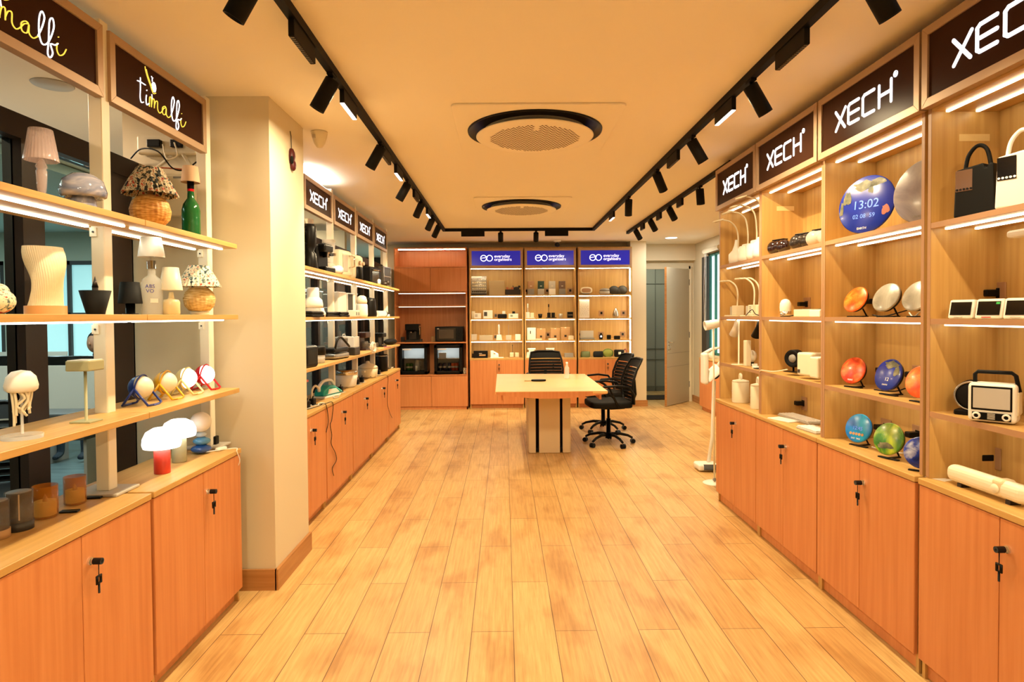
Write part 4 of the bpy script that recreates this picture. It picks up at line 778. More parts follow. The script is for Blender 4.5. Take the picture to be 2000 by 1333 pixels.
G().lathe([(0, -.03), (.042, -.032), (.058, -.026), (.062, 0), (.055, .04), (0, .05)], (0, 0, .075), n=40, ax='y').done('body', 'bmat', r); G().lathe([(.052, -.033), (.056, -.036), (.059, -.03)], (0, 0, .075), n=40, ax='y').done('trim_ring', 'steel', r); G().box(-.055, .055, -.045, .02, 0, .02, .005).done('foot', 'blk', r)
r = thing('retro_radio', 'white retro television-shaped radio with a black carry handle', 'radio', R_(1943, 1.775, 1.10), -48)
SQ = Matrix.Diagonal((.72, 1, .97, 1)); G().box(-.098, .098, -.045, .045, .004, .148, .016, 3).move(SQ).done('case', 'white', r); G().box(.085, .104, -.03, .05, .03, .12, .01).move(SQ).done('side_panel', 'cream', r)
G().box(-.082, .082, -.048, -.044, .048, .138, .004).move(SQ).done('screen_frame', 'blk', r); G().box(-.074, .074, -.0495, -.047, .055, .131, .003).move(SQ).done('screen', mat('pale_screen', '#b9b4ae', .2), r)
G().box(-.078, .078, -.048, -.044, .012, .040, .006).move(SQ).done('control_panel', 'blk', r)
for x in (-.043, .043): G().lathe([(.013, 0), (.011, -.006), (.007, -.007), (.007, -.001)], (x, -.048, .026), ax='y').done('dial_ring', 'white', r)
g = G()
for k in range(5): g.box(-.011, .011, -.0495, -.048, .016+.0045*k, .0185+.0045*k)
g.done('speaker_slots', 'lgrey', r)
G().tube([(-.056, .0, .14), (-.056, 0, .172), (-.048, 0, .182), (.050, 0, .182), (.062, 0, .172), (.072, 0, .115)], .007).done('carry_handle', 'bmat', r)
r = thing('soundbar', 'long cream sound bar with rounded ends at the cabinet edge', 'speaker', (1.775, yp(1932, 1.775), .825), -88)
G().box(-.175, .175, -.03, .03, .012, .078, .026, 4).done('body', 'cream', r); G().box(.05, .095, -.032, .031, .018, .080, .012, 3).done('band', 'bone', r); G().lathe([(0, -.006), (.014, -.006), (.017, -.002), (.017, 0)], (.07, -.0325, .045), ax='y').done('knob', 'cream', r); G().box(-.12, -.10, -.02, .02, 0, .014).box(.10, .12, -.02, .02, 0, .014).done('foot', 'brown', r)
one(G().box(-.04, .04, -.025, .025, 0, .0008), 'paper_card', 'white', 'white paper card lying by the divider on the cabinet top', 'card', R_(1836, 1.76, .825), -70)
one(G().box(-.045, .045, -.02, .02, 0, .03, .005), 'power_adapter', 'blk', 'black power adapter behind the cream sound bar', 'adapter', R_(1925, 1.90, .825), -90)
r = thing('clip_lamp', 'white flat lamp arm reaching in at the picture edge over the block clocks', 'lamp', R_(2012, 1.80, 1.475), -90); G().box(-.03, .03, -.03, .03, 0, .02, .005).done('base', 'white', r); G().rod((.0, 0, .02), (.0, 0, .30), .008).done('pole', 'white', r); G().box(-.07, .02, -.03, .02, .285, .31, .008).done('lamp_head', 'white', r)
one(G().box(-.04, .04, -.02, .02, 0, .02, .004), 'power_adapter', 'blk', 'black adapter between the two radio lamps', 'adapter', R_(1955, 1.86, 1.86), -90)
# ================================================================ lamp rack
def L_(px, X, z): return (X, yp(px, X), z)
def shade(r0, r1, h, z, n=40, wave=None, th=.002): return G().lathe([(r0, z), (r1, z+h), (r1-th, z+h), (r0-th, z)], n=n, wave=wave)
pl = lambda k, a: (lambda t, z: 1+a*math.sin(k*t))
M['floral'] = vary(mat('floral_cloth', '#e8dcc0', .9), ['#1f2f3f', '#7c8f86', '#efe3c6', '#e9dcc0', '#c23a2c'], (1, 1, 1), 66, 3, pos=[.32, .42, .48, .58, .66]); M['floral2'] = vary(mat('dark_floral_cloth', '#b8a890', .9), ['#141a22', '#3a3f3a', '#d8cbb0', '#a89a80', '#a82c26'], (1, 1, 1), 62, 3, pos=[.32, .44, .50, .58, .66])
M['rattan'] = vary(mat('rattan', '#c98f45', .6), ['#a86a2a', '#cf9447', '#e8bb70'], (1, 1, 6), 30, 2); M['rattan2'] = vary(mat('pale_rattan', '#d8b878', .6), ['#b8924f', '#d8b878', '#efd9a2'], (1, 1, 6), 30, 2)
M['crystal'] = mat('crystal', '#d8c4c6', .05, alpha=.38); M['marble'] = vary(mat('marbled_glass', '#7f88a8', .1, coat=.8), ['#5c6a96', '#8f94ac', '#c9c4cf'], (1, 1, 2.2), 9, 3, dist=1.2)
M['grn_glass'] = mat('green_glass', (.01, .12, .03), .04, trans=.25, ior=1.5)
r = thing('crystal_lamp', 'clear pinkish crystal table lamp on the top shelf', 'lamp', (-1.56, yp(88, -1.56), 1.885), 0); k = .93
shade(.050, .034, .105, .150, 96, pl(28, .02)).done('lamp_shade', 'crystal', r)
G().lathe([(0, 0), (.028, 0), (.028, .004), (.012, .012), (.011, .04), (.014, .06), (.017, .115), (.013, .12), (.018, .13), (.014, .14), (.008, .155), (0, .158)], n=8).done('stem', 'crystal', r)
def mush(px, X, z, R0, h, cap, stem, label, mt, stm, group=None, stemr=.45):
    r = thing('mushroom_lamp', label, 'lamp', L_(px, X, z), 0, group); cz = h-cap
    G().lathe([(R0*.6, cz+.004), (R0*.94, cz), (R0, cz+cap*.18), (R0*.97, cz+cap*.45), (R0*.80, cz+cap*.78), (R0*.45, cz+cap*.96), (0, h)], n=40).done('lamp_shade', mt, r)
    G().lathe([(0, 0), (R0*stemr, 0), (R0*stemr, .004), (R0*stemr, cz+.01), (0, cz+.01)], n=40).done('stem', stm, r); return r
r = thing('mushroom_lamp', 'blue-grey marbled glass mushroom lamp on the top shelf', 'lamp', (-1.53, yp(168, -1.53), 1.885), 0)
G().lathe([(.034, .070), (.062, .054), (.073, .062), (.075, .078), (.064, .118), (.036, .140), (0, .146)], n=48).done('lamp_shade', 'marble', r); G().lathe([(0, 0), (.034, 0), (.043, .02), (.040, .048), (.030, .070), (0, .072)], n=40).done('base', 'marble', r)
def rattan(loc, s, label, cl, rt):
    r = thing('rattan_lamp', label, 'lamp', loc, 0, 'rattan lamps with gathered floral shades')
    G().lathe([(0, 0), (.045*s, 0), (.047*s, .003), (.047*s, .018*s), (0, .018*s)]).done('base', 'cream', r)
    G().lathe([(0, .018*s), (.05*s, .022*s), (.072*s, .05*s), (.078*s, .085*s), (.068*s, .12*s), (.045*s, .143*s), (.02*s, .15*s), (0, .15*s)], n=96, wave=lambda a, z: 1+.018*math.sin(24*a)+.006*math.sin(z*900)).done('rattan_ball', rt, r)
    G().rod((0, 0, .148*s), (0, 0, .17*s), .012*s).done('neck', 'edge', r)
    G().lathe([(.105*s, .150*s), (.098*s, .162*s), (.080*s, .205*s), (.055*s, .25*s), (.05*s, .262*s), (.046*s, .262*s), (.05*s, .25*s), (.076*s, .205*s), (.10*s, .155*s)], n=144, wave=lambda a, z: 1+.05*math.sin(30*a)*min(1, (.27*s-z)/(.1*s))+.015*math.sin(11*a)).done('lamp_shade', cl, r)
rattan((-1.55, yp(298, -1.55), 1.885), 1.04, 'rattan ball lamp with a dark floral pleated shade on the top shelf', 'floral2', 'rattan'); rattan((-1.53, yp(390, -1.53), 1.515), .94, 'rattan ball lamp with a pale floral pleated shade on the middle shelf', 'floral', 'rattan2')
r = thing('bottle_lamp', 'green glass bottle lamp with a small beige shade on the top shelf', 'lamp', (-1.57, yp(377, -1.57), 1.885), 0); k = 1.0
G().lathe([(0, 0), (.040, 0), (.043, .008), (.043, .155), (.036, .185), (.017, .215), (.014, .26), (.0155, .262), (.0155, .275), (0, .275)], n=32).done('bottle', 'grn_glass', r); G().cyl(0, 0, .262, .31, .016).done('cap', 'blk', r); G().cyl(0, 0, .25, .262, .0158).done('neck_band', 'red', r); shade(.044, .035, .080, .295).done('lamp_shade', mat('beige_shade', '#c9a888', .7), r)
r = thing('pleated_lamp', 'twisted pleated cream lamp on a round wooden base', 'lamp', L_(90, -1.56, 1.515), 0)
g = G(); 
def tw(u, v):
    a = 2*math.pi*u; rr = .049+.006*math.sin(v*5.2-2.3)+.0012*math.sin(48*a+v*9); sx = 1+.10*math.sin(2*(a-v*3.2))
    return Vector((math.cos(a)*rr*sx+.008*math.sin(v*4), math.sin(a)*rr*sx, .03+.20*v))
g.grid(tw, 192, 20, True); g.done('lamp_shade', mat('cream_shade', '#efe0be', .6), r); G().lathe([(0, .03), (.052, .03), (.052, .0301), (0, .0302)]).done('shade_base', 'cream', r); G().cyl(0, 0, 0, .03, .060, n=48).done('base', mat('oak_base', '#c78a4c', .5), r)
r = thing('bucket_lamp', 'black upturned cone lamp with a pointed finial on the middle shelf', 'lamp', L_(187, -1.50, 1.515), 0); shade(.029, .051, .088, 0).cyl(0, 0, 0, .003, .029).done('lamp_shade', 'bmat', r); G().cyl(0, 0, .003, .10, .008, .010).lathe([(0, .10), (.011, .10), (.0, .142)], n=12).done('finial', 'dsteel', r)
r = thing('table_lamp', 'black table lamp with a tapered black shade on the middle shelf', 'lamp', L_(255, -1.58, 1.515), 0); G().cyl(0, 0, 0, .006, .03).cyl(0, 0, 0, .06, .018).done('base', 'blk', r); shade(.046, .036, .09, .048).cyl(0, 0, .125, .127, .036).done('lamp_shade', 'bmat', r)
r = thing('bottle_lamp', 'clear spirit bottle lamp with a white shade on the middle shelf', 'lamp', L_(298, -1.53, 1.515), 0)
G().lathe([(0, 0), (.039, 0), (.042, .006), (.042, .13), (.037, .155), (.016, .172), (.014, .20), (.017, .205), (.017, .215), (0, .215)], n=40).done('bottle', 'glass', r); G().cyl(0, 0, .20, .235, .018).done('cap', 'chrome', r); G().rod((0, 0, .21), (0, 0, .27), .008).done('stem', 'acryl', r); shade(.053, .040, .085, .25).done('lamp_shade', 'white', r)
g = G(); mx = frame_mx((0, 0, 0), (.94, .34, 0), (0, 0, 1)); nn = Vector((.34, -.94, 0))*.0425
text_mesh(g, 'ABS', .022, Matrix.Translation(nn+Vector((0, 0, .115))) @ mx, .0004, 'CENTER'); text_mesh(g, 'VO', .022, Matrix.Translation(nn+Vector((0, 0, .095))) @ mx, .0004, 'CENTER'); g.done('bottle_lettering', mat('label_blue', '#2a2f9a', .5), r)
G().prism([(-.0, .052), (.03, .052), (.03, .07), (-.0, .07)], 0, .0006, Matrix.Translation(nn) @ mx).done('bottle_label', 'white', r)
r = thing('table_lamp', 'small cream ceramic lamp with a pleated cream shade on the middle shelf', 'lamp', L_(335, -1.47, 1.515), 0); G().lathe([(0, 0), (.032, 0), (.035, .004), (.035, .055), (.030, .066), (.016, .068), (.012, .075), (.009, .10), (0, .10)]).done('base', mat('cream_ceramic', '#dcc99a', .2, coat=.4), r); shade(.047, .032, .10, .108, 120, pl(60, .012)).done('lamp_shade', 'cream', r)
one(G().ball((0, 0, .04), .05, .05, .04).ball((0, 0, .07), .03, .04, .025), 'flower_pot', 'floral', 'small floral ornament cut by the picture edge on the middle shelf', 'ornament', L_(-8, -1.52, 1.515))
# low shelf
r = thing('jellyfish_lamp', 'white jellyfish lamp with hanging tentacles on a clear disc base', 'lamp', L_(38, -1.50, 1.13), 0)
G().lathe([(0, .145), (.034, .145), (.042, .152), (.044, .165), (.038, .192), (.024, .208), (0, .213)], n=40).done('lamp_shade', 'white', r); G().cyl(0, 0, 0, .012, .054, n=48).done('base', 'acryl', r); G().rod((0, 0, .014), (0, 0, .15), .004).done('stem', 'acryl', r)
for k in range(12):
    a = 2*math.pi*k/12; rr = .026; b = random.uniform(-.5, .5); l = random.uniform(.05, .11)
    G().tube(smooth([(rr*math.cos(a), rr*math.sin(a), .147), (rr*.9*math.cos(a+b), rr*.9*math.sin(a+b), .147-l*.4), (rr*.75*math.cos(a-b), rr*.75*math.sin(a-b), .147-l*.8), (rr*.8*math.cos(a), rr*.8*math.sin(a), .147-l)], 3), .0038, 6).done('tentacle', 'cream', r)
r = thing('table_lamp', 'sage green square-shaded table lamp on the low shelf', 'lamp', L_(164, -1.50, 1.13), 0); M['sage'] = mat('sage_green', '#a3a07a', .5)
G().box(-.036, .036, -.036, .036, 0, .006, .001, 1).done('base', 'sage', r); G().rod((0, 0, .006), (0, 0, .19), .005).done('pole', 'sage', r); G().box(-.042, .042, -.042, .042, .185, .222, .004).done('lamp_shade', 'sage', r); G().box(-.038, .038, -.038, .038, .222, .224, .001, 1).done('diffuser', 'white', r)
def balllamp(px, m_, on, label):
    r = thing('ball_lamp', label, 'lamp', L_(px, -1.545, 1.13), 92, 'globe lamps on folded feet'); c = Vector((0, 0, .078)); d = Vector((0, -1, .12)).normalized(); q = d.to_track_quat('Z', 'Y').to_matrix().to_4x4()
    G().lathe([(.047*math.cos(t), .047*math.sin(t)) for t in [math.radians(-8+98*k/14) for k in range(15)]][:-1]+[(0, .047)], n=36, mx=Matrix.Translation(c) @ q).done('globe', 'glow' if on else mat('frosted_globe', '#e8dfc8', .4), r)
    G().lathe([(0, -.050)]+[(.050*math.cos(t), .050*math.sin(t)) for t in [math.radians(-80+76*k/9) for k in range(10)]], n=36, mx=Matrix.Translation(c) @ q).done('shell', m_, r)
    G().tube([(.052*math.cos(t), .052*math.sin(t)*-.15, .078+.052*math.sin(t)) for t in [2*math.pi*k/28 for k in range(28)]], .0035, close=True).done('hoop', m_, r)
    for s in (-1, 1):
        G().tube([(s*.054, -.0, .075), (s*.054, -.055, .006), (s*.02, -.06, .005)], .0048, 6).tube([(s*.054, .0, .075), (s*.054, .05, .006), (s*.02, .055, .005)], .0048, 6).done('leg', m_, r)
    G().rod((-.022, -.06, .005), (.022, -.06, .005), .0045).rod((-.022, .055, .005), (.022, .055, .005), .0045).done('foot_bar', m_, r)
    return r
M['bluep'] = mat('navy_plastic', '#152a78', .35); M['yellow'] = mat('yellow_plastic', '#e0a912', .35); M['pcream'] = mat('pale_yellow', '#e6d493', .4)
balllamp(273, 'bluep', 0, 'globe lamp with navy blue feet, not lit'); balllamp(321, 'yellow', 0, 'globe lamp with yellow feet, not lit'); balllamp(362, 'pcream', 1, 'lit globe lamp with pale cream feet'); balllamp(398, 'red', 1, 'lit globe lamp with red feet at the shelf end')
# cabinet tops
p = at(311, 927, 'z', .81); mush(311, p.x, .81, .079, .205, .090, 1, 'glowing mushroom lamp with a red cylinder base', 'glow', mat('coral_red', '#c93a22', .4), None, .42)
p = at(345, 905, 'z', .81); mush(345, p.x, .81, .076, .208, .085, 1, 'glowing mushroom lamp with a sage green cylinder base', 'glow', 'sage', None, .42)
p = at(393, 886, 'z', .81); r = thing('pebble_lamp', 'white globe lamp on a stack of three blue glazed pebbles', 'lamp', (p.x, p.y, .81), 0)
G().ball((0, 0, .024), .050, .046, .024).done('pebble', mat('deep_blue_glaze', '#1d4f9a', .1, coat=.8), r, 'deep blue pebble'); G().ball((.004, 0, .064), .042, .040, .021).done('pebble', mat('sky_blue_glaze', '#4f93c4', .1, coat=.8), r, 'sky blue pebble'); G().ball((0, 0, .096), .028, .027, .015).done('pebble', mat('pale_blue_glaze', '#b4c4cf', .1, coat=.8), r, 'pale grey-blue pebble'); G().ball((0, 0, .160), .051).done('globe', 'white', r)
r = thing('power_adapter', 'black power adapter on a grey plate by the pillar', 'adapter', tuple(at(418, 872, 'z', .81)), 0); G().box(-.02, .02, -.02, .02, .002, .055, .005).done('adapter_body', 'blk', r)
cord([at(400, 884, 'z', .818), at(424, 880, 'z', .83), at(441, 878, 'z', .822), at(462, 876, 'z', .82), Vector((-1.395, 3.19, .805)), Vector((-1.385, 3.2, .76)), Vector((-1.392, 3.2, .73))], 'white cable of the pebble lamp hanging over the cabinet edge', 'white', .0025)
one(G().box(-.03, .03, -.012, .012, 0, .016, .005), 'cable_switch', 'white', 'white inline cable switch beside the pebble lamp', 'switch', tuple(at(432, 880, 'z', .811)), 70)
M['amber'] = mat('amber_glass', '#b8741f', .05, alpha=.5); M['smoke'] = mat('smoke_glass', '#6f655d', .05, alpha=.5); M['wax'] = mat('amber_wax', '#e0a63a', .4, emit=.4, ecol=(.85, .48, .08))
def jar(px, py, R0, h, label, kind):
    p = at(px, py, 'z', .81); r = thing('glass_candle' if kind != 'smoke' else 'cylinder_lamp', label, 'candle' if kind != 'smoke' else 'lamp', (p.x, p.y, .81), 0, 'glass cylinders on the near cabinet')
    G().lathe([(0, .002), (R0-.004, .002), (R0, .006), (R0, h), (R0-.0025, h), (R0-.0025, .008), (0, .008)], n=40).done('glass', 'amber' if kind == 'amber' else 'smoke', r)
    if kind == 'amber':
        G().lathe([(0, .009), (R0-.006, .009), (R0-.006, h*.52), (R0*.5, h*.47), (0, h*.50)], n=32).done('candle', 'wax', r); G().lathe([(0, h*.48), (.008, h*.50), (.006, h*.62), (0, h*.74)], n=12).done('flame', 'cream', r)
    else:
        G().lathe([(0, 0), (R0*1.04, 0), (R0*1.04, .028), (0, .028)], n=40).done('base', 'dgrey' if kind == 'smoke' else 'tan', r); G().rod((0, 0, .028), (0, 0, h*.93), .002).done('filament', mat('filament', '#e0a060', .4, emit=1, ecol=(1, .45, .12)), r); G().lathe([(0, h-.004), (R0-.004, h-.004), (R0-.004, h), (0, h)], n=40).done('lid', 'grey', r)
jar(147, 985, .036, .105, 'amber glass candle, nearer the shelf post', 'amber'); jar(89, 1011, .038, .112, 'amber glass candle, next to the smoked cylinder lamp', 'amber'); jar(38, 1034, .038, .125, 'smoked glass cylinder lamp with a dark round base', 'smoke'); jar(-8, 1052, .036, .120, 'glass cylinder lamp with a tan base cut by the picture edge', 'tan')
for px, py, l in ((136, 1001, 'flat black remote between the two amber candles'), (183, 974, 'flat black remote by the post foot')):
    one(G().box(-.03, .03, -.014, .014, 0, .007, .003), 'remote_control', 'blk', l, 'remote control', tuple(at(px, py, 'z', .81)), 10)
# power box and wires on the pillar wall over the lamp rack
r = thing('power_strip', 'beige power strip with plugs high on the wall behind the timalfi sign', 'power strip', (-1.80, 3.365, 2.42)); G().box(-.16, .16, -.04, 0, -.04, .06, .01).done('case', 'cream', r); G().box(-.09, -.02, -.07, -.04, -.01, .03, .004).box(.03, .09, -.065, -.04, -.01, .03, .004).done('plug', 'blk', r)
r = thing('junction_box', 'flat beige junction box on the wall behind the floral lamp', 'box', (-1.80, 3.365, 2.18)); G().box(-.11, .11, -.035, 0, -.13, .09, .004).done('case', 'cream', r); G().box(.03, .08, -.037, -.035, .07, .08).done('label', 'grey', r)
for pts, l, m_ in (([(-2.0, 3.34, 2.36), (-1.92, 3.3, 2.40), (-1.82, 3.28, 2.38), (-1.76, 3.3, 2.30), (-1.70, 3.31, 2.29), (-1.64, 3.33, 2.34)], 'black cable looping under the power strip', 'blk'), ([(-1.98, 3.34, 2.30), (-1.86, 3.34, 2.31), (-1.72, 3.34, 2.30)], 'thin orange cable along the wall behind the lamp rack', mat('orange_cable', '#a0502a', .5)), ([(-1.80, 3.29, 2.42), (-1.77, 3.27, 2.34), (-1.72, 3.28, 2.36), (-1.74, 3.29, 2.43)], 'white cable hanging from the power strip', 'cream')): cord(pts, l, m_, .004)
for a, b, l in (((-1.86, 3.30, 2.285), (-1.76, 3.30, 2.36), 'leaning towards the post'), ((-1.70, 3.30, 2.37), (-1.64, 3.30, 2.28), 'leaning towards the pillar corner')):
    o = Vector(a); tag(G().rod((0, 0, 0), Vector(b)-o, .009).done('cable_clip_bar', 'cream'), 'short cream conduit piece under the power strip, '+l, 'conduit', loc=o)
# ================================================================ appliance rack
def A_(px, z, X=-1.52): return (X, yp(px, X), z)
T, Mi, Lo, Ct = 1.865, 1.50, 1.13, .81
def app(name, label, cat, loc, rz=80, group=None): return thing(name, label, cat, loc, rz, group)
r = app('juice_blender', 'tall black blender with a side handle on the top shelf', 'blender', A_(606, T)); G().lathe([(0, 0), (.06, 0), (.065, .02), (.05, .13), (.035, .15), (.05, .19), (.058, .33), (.045, .36), (0, .37)], n=28).done('body', 'blk', r); G().tube([(-.05, 0, .20), (-.10, 0, .21), (-.105, 0, .31), (-.05, 0, .32)], .009).done('handle', 'blk', r); G().cyl(0, 0, .36, .40, .035).done('lid', 'chrome', r)
r = app('coffee_machine', 'black espresso machine with a chrome neck on the top shelf', 'coffee machine', A_(628, T)); G().box(-.10, .10, -.02, .09, 0, .24, .02, 3).box(-.09, .09, -.09, -.02, 0, .05, .01).box(-.08, .08, -.08, -.0, .17, .24, .02, 3).done('body', 'blk', r); G().rod((0, -.05, .17), (0, -.05, .13), .03).rod((0, -.05, .15), (0, -.13, .15), .012).done('portafilter', 'chrome', r)
r = app('smoothie_blender', 'clear-jug blender with a steel collar on the top shelf', 'blender', A_(644, T, -1.58)); G().lathe([(0, 0), (.055, 0), (.06, .10), (.045, .12), (0, .12)]).done('base', 'lgrey', r); G().lathe([(.04, .12), (.06, .30), (.057, .30), (.037, .125)], n=24).done('jug', 'acryl', r); G().cyl(0, 0, .3, .33, .058).done('lid', 'lgrey', r)
r = app('air_fryer', 'big cream air fryer with a glass front jug on the top shelf', 'air fryer', A_(664, T)); G().box(-.13, .13, -.08, .10, 0, .25, .04, 4).done('body', 'cream', r); G().tube([(.04, -.08, .20), (.04, -.13, .19), (.04, -.13, .10), (.04, -.08, .09)], .008).done('handle', 'chrome', r); G().box(-.10, .0, -.085, -.08, .05, .2, .003).done('front_panel', 'lgrey', r)
r = app('air_fryer', 'second cream air fryer behind the wrapped packet on the top shelf', 'air fryer', A_(687, T)); G().box(-.15, .13, -.08, .10, 0, .25, .04, 4).done('body', 'cream', r); G().rod((.02, -.085, .17), (.02, -.095, .17), .022).rod((.10, -.085, .17), (.10, -.095, .17), .018).done('dial', 'edge', r)
one(G().ball((0, 0, .035), .09, .05, .04, n=14).ball((.05, .0, .04), .06, .04, .045, n=10), 'wrapped_packet', mat('plastic_wrap', '#dcd6d6', .15, coat=.6), 'crumpled clear plastic packet in front of the cream air fryer', 'packet', A_(658, T, -1.44), 80)
r = app('thermal_mug', 'black carafe with a chrome bail handle on the top shelf', 'carafe', A_(698, T, -1.46)); G().lathe([(0, 0), (.055, 0), (.06, .02), (.058, .12), (.05, .13), (0, .13)]).done('body', 'blk', r); G().tube(smooth([(.05, 0, .02), (.09, 0, .05), (.085, 0, .12), (.05, 0, .125)], 4), .006).done('handle', 'chrome', r)
r = app('toaster_oven', 'black boxy toaster oven on the top shelf', 'oven', A_(722, T)); G().box(-.17, .15, -.09, .10, 0, .19, .015, 3).done('body', 'blk', r); G().box(-.14, .06, -.094, -.09, .03, .16, .004).done('oven_door', 'screen', r); G().tube([(-.13, -.094, .15), (-.13, -.12, .15), (.05, -.12, .15), (.05, -.094, .15)], .006).done('handle', 'chrome', r)
r = app('oven_rack', 'silver framed grill oven at the far end of the top shelf', 'oven', A_(745, T)); G().box(-.14, .14, -.08, .09, 0, .25, .008).done('body', 'dsteel', r); 
g = G(); 
for x in (-.12, .12): g.box(x-.008, x+.008, -.086, -.08, .01, .24)
for z in (.01, .12, .235): g.box(-.12, .12, -.086, -.08, z, z+.012)
g.done('door_frame', 'steel', r)
one(G().lathe([(0, 0), (.03, 0), (.032, .05), (.02, .06), (0, .062)]), 'white_cup', 'white', 'small white cup at the end of the top shelf', 'cup', A_(739, T, -1.43))
one(G().ball((0, 0, .03), .05, .05, .03, n=12).ball((.04, .01, .045), .03, .03, .03, n=10), 'brown_ornament', 'brown', 'small brown bundle beside the white cup on the top shelf', 'bundle', A_(751, T, -1.45))
# middle shelf
r = app('food_chopper', 'white food chopper with a clear bowl on the middle shelf', 'chopper', A_(612, Mi)); G().lathe([(0, .0), (.058, 0), (.068, .01), (.072, .075), (.069, .075), (.064, .012), (0, .01)], n=32).done('bowl', 'acryl', r); G().lathe([(0, .076), (.075, .076), (.077, .10), (.070, .135), (.05, .155), (.048, .16), (.047, .225), (.04, .235), (0, .235)], n=32).done('motor_head', 'white', r); G().lathe([(0, .01), (.01, .01), (.012, .07), (0, .075)]).box(-.04, .04, -.003, .003, .03, .04).done('blade', 'steel', r)
def waffle(px, z, X, label, w=.13):
    r = app('grill_plate', label, 'grill', A_(px, z, X), 80, 'black grill plates'); G().box(-w, w, -.05, .06, 0, .02, .008).done('lower_plate', 'blk', r); G().box(-w*.95, w*.95, -.045, .055, .021, .045, .012, 3).done('upper_plate', 'blk', r); G().rod((w*.9, 0, .03), (w*1.5, -.01, .03), .01).done('handle', 'blk', r); return r
waffle(610, Mi, -1.43, 'flat black grill plate in front of the food chopper', .10); waffle(642, Mi, -1.50, 'black grill plate with a rounded lid on the middle shelf', .12); waffle(665, Mi, -1.45, 'small black grill plate before the white towers', .09)
one(G().lathe([(0, 0), (.025, 0), (.03, .03), (.018, .05), (.014, .07), (0, .07)]), 'milk_jug', 'white', 'small white jug at the edge of the middle shelf', 'jug', A_(629, Mi, -1.42))
r = app('air_purifier', 'white upright panel heater on the middle shelf', 'heater', A_(661, Mi, -1.56)); G().box(-.09, .08, -.05, .05, 0, .235, .012, 3).done('body', 'white', r)
r = app('air_purifier', 'black-and-white upright panel heater on the middle shelf', 'heater', A_(678, Mi, -1.56)); G().box(-.09, .10, -.05, .05, 0, .235, .012, 3).done('body', 'white', r); G().box(-.085, .02, -.054, -.05, .01, .225, .002, 1).done('front_panel', 'dgrey', r)
r = app('small_box_heater', 'low white box with two slots on the middle shelf', 'box', A_(691, Mi, -1.46)); G().box(-.055, .055, -.04, .04, 0, .065, .008).done('body', 'white', r); G().box(-.03, -.02, -.042, -.04, .015, .045).box(.02, .03, -.042, -.04, .015, .045).done('slot', 'blk', r)
r = app('travel_kettle', 'white travel kettle with a domed lid on the middle shelf', 'kettle', A_(707, Mi, -1.48)); G().lathe([(0, 0), (.055, 0), (.06, .02), (.058, .12), (.05, .135), (0, .135)]).done('body', 'white', r); G().lathe([(0, .138), (.052, .138), (.055, .16), (.045, .205), (.02, .22), (0, .22)]).done('lid', 'cream', r); G().tube([(.05, 0, .03), (.085, 0, .04), (.085, 0, .10), (.05, 0, .11)], .009).done('handle', 'white', r)
r = app('electric_kettle', 'black electric kettle with a tall handle on the middle shelf', 'kettle', A_(723, Mi, -1.50)); G().lathe([(0, 0), (.07, 0), (.075, .02), (.062, .17), (.055, .20), (0, .215)]).done('body', 'blk', r); G().tube(smooth([(.055, 0, .19), (.12, 0, .20), (.125, 0, .14), (.10, 0, .06), (.07, 0, .04)], 4), .011).done('handle', 'blk', r); G().prism([(-.05, .19), (-.09, .205), (-.06, .15)], -.015, .015, frame_mx((0, 0, 0), (1, 0, 0), (0, 0, 1))).done('spout', 'blk', r)
r = app('hair_dryer_tube', 'silver cylinder lying on its side on the middle shelf', 'appliance', A_(745, Mi, -1.48)); G().rod((-.14, 0, .035), (.10, 0, .035), .035, n=24).done('body', 'lgrey', r); G().rod((.10, 0, .035), (.125, 0, .035), .036, n=24).done('end_cap', 'bmat', r)
one(G().box(-.04, .04, -.03, .03, 0, .03, .006), 'storage_box', 'white', 'small white box at the end of the middle shelf', 'box', A_(755, Mi, -1.5), 80)
# low shelf
r = app('black_oven', 'black appliance cut by the pillar on the low shelf', 'oven', A_(594, Lo, -1.47)); G().box(-.10, .10, -.06, .08, 0, .16, .02, 3).done('body', 'blk', r); G().box(-.07, .07, -.063, -.06, .03, .13, .002).done('glass_panel', 'screen', r)
r = app('mini_blender', 'small white blender with a clear cup on the low shelf', 'blender', A_(607, Lo, -1.47)); G().lathe([(0, 0), (.035, 0), (.038, .055), (.035, .055), (.032, .003), (0, .003)]).done('cup', 'acryl', r); G().lathe([(0, .056), (.042, .056), (.043, .10), (.035, .118), (0, .12)]).done('motor_head', 'white', r)
r = app('mini_blender', 'small blender with a black top and clear cup on the low shelf', 'blender', A_(621, Lo, -1.50)); G().lathe([(0, 0), (.048, 0), (.052, .065), (.049, .065), (.045, .003), (0, .003)]).done('cup', 'acryl', r); G().lathe([(0, .066), (.056, .066), (.056, .125), (.05, .135), (0, .135)]).done('motor_head', 'blk', r)
r = app('contact_grill', 'open contact grill with a raised black handle on the low shelf', 'grill', A_(653, Lo, -1.50)); G().box(-.16, .13, -.08, .08, .01, .05, .012, 3).done('lower_plate', 'steel', r); G().box(-.15, .14, -.07, .07, .058, .10, .015, 3).done('upper_plate', 'blk', r, 'black upper plate'); G().tube(smooth([(-.12, -.06, .09), (-.10, -.07, .17), (-.02, -.07, .19), (.10, -.07, .13), (.17, -.06, .10)], 4), .01).done('handle', 'blk', r); G().box(.12, .17, -.06, .06, 0, .05, .01).done('hinge', 'blk', r)
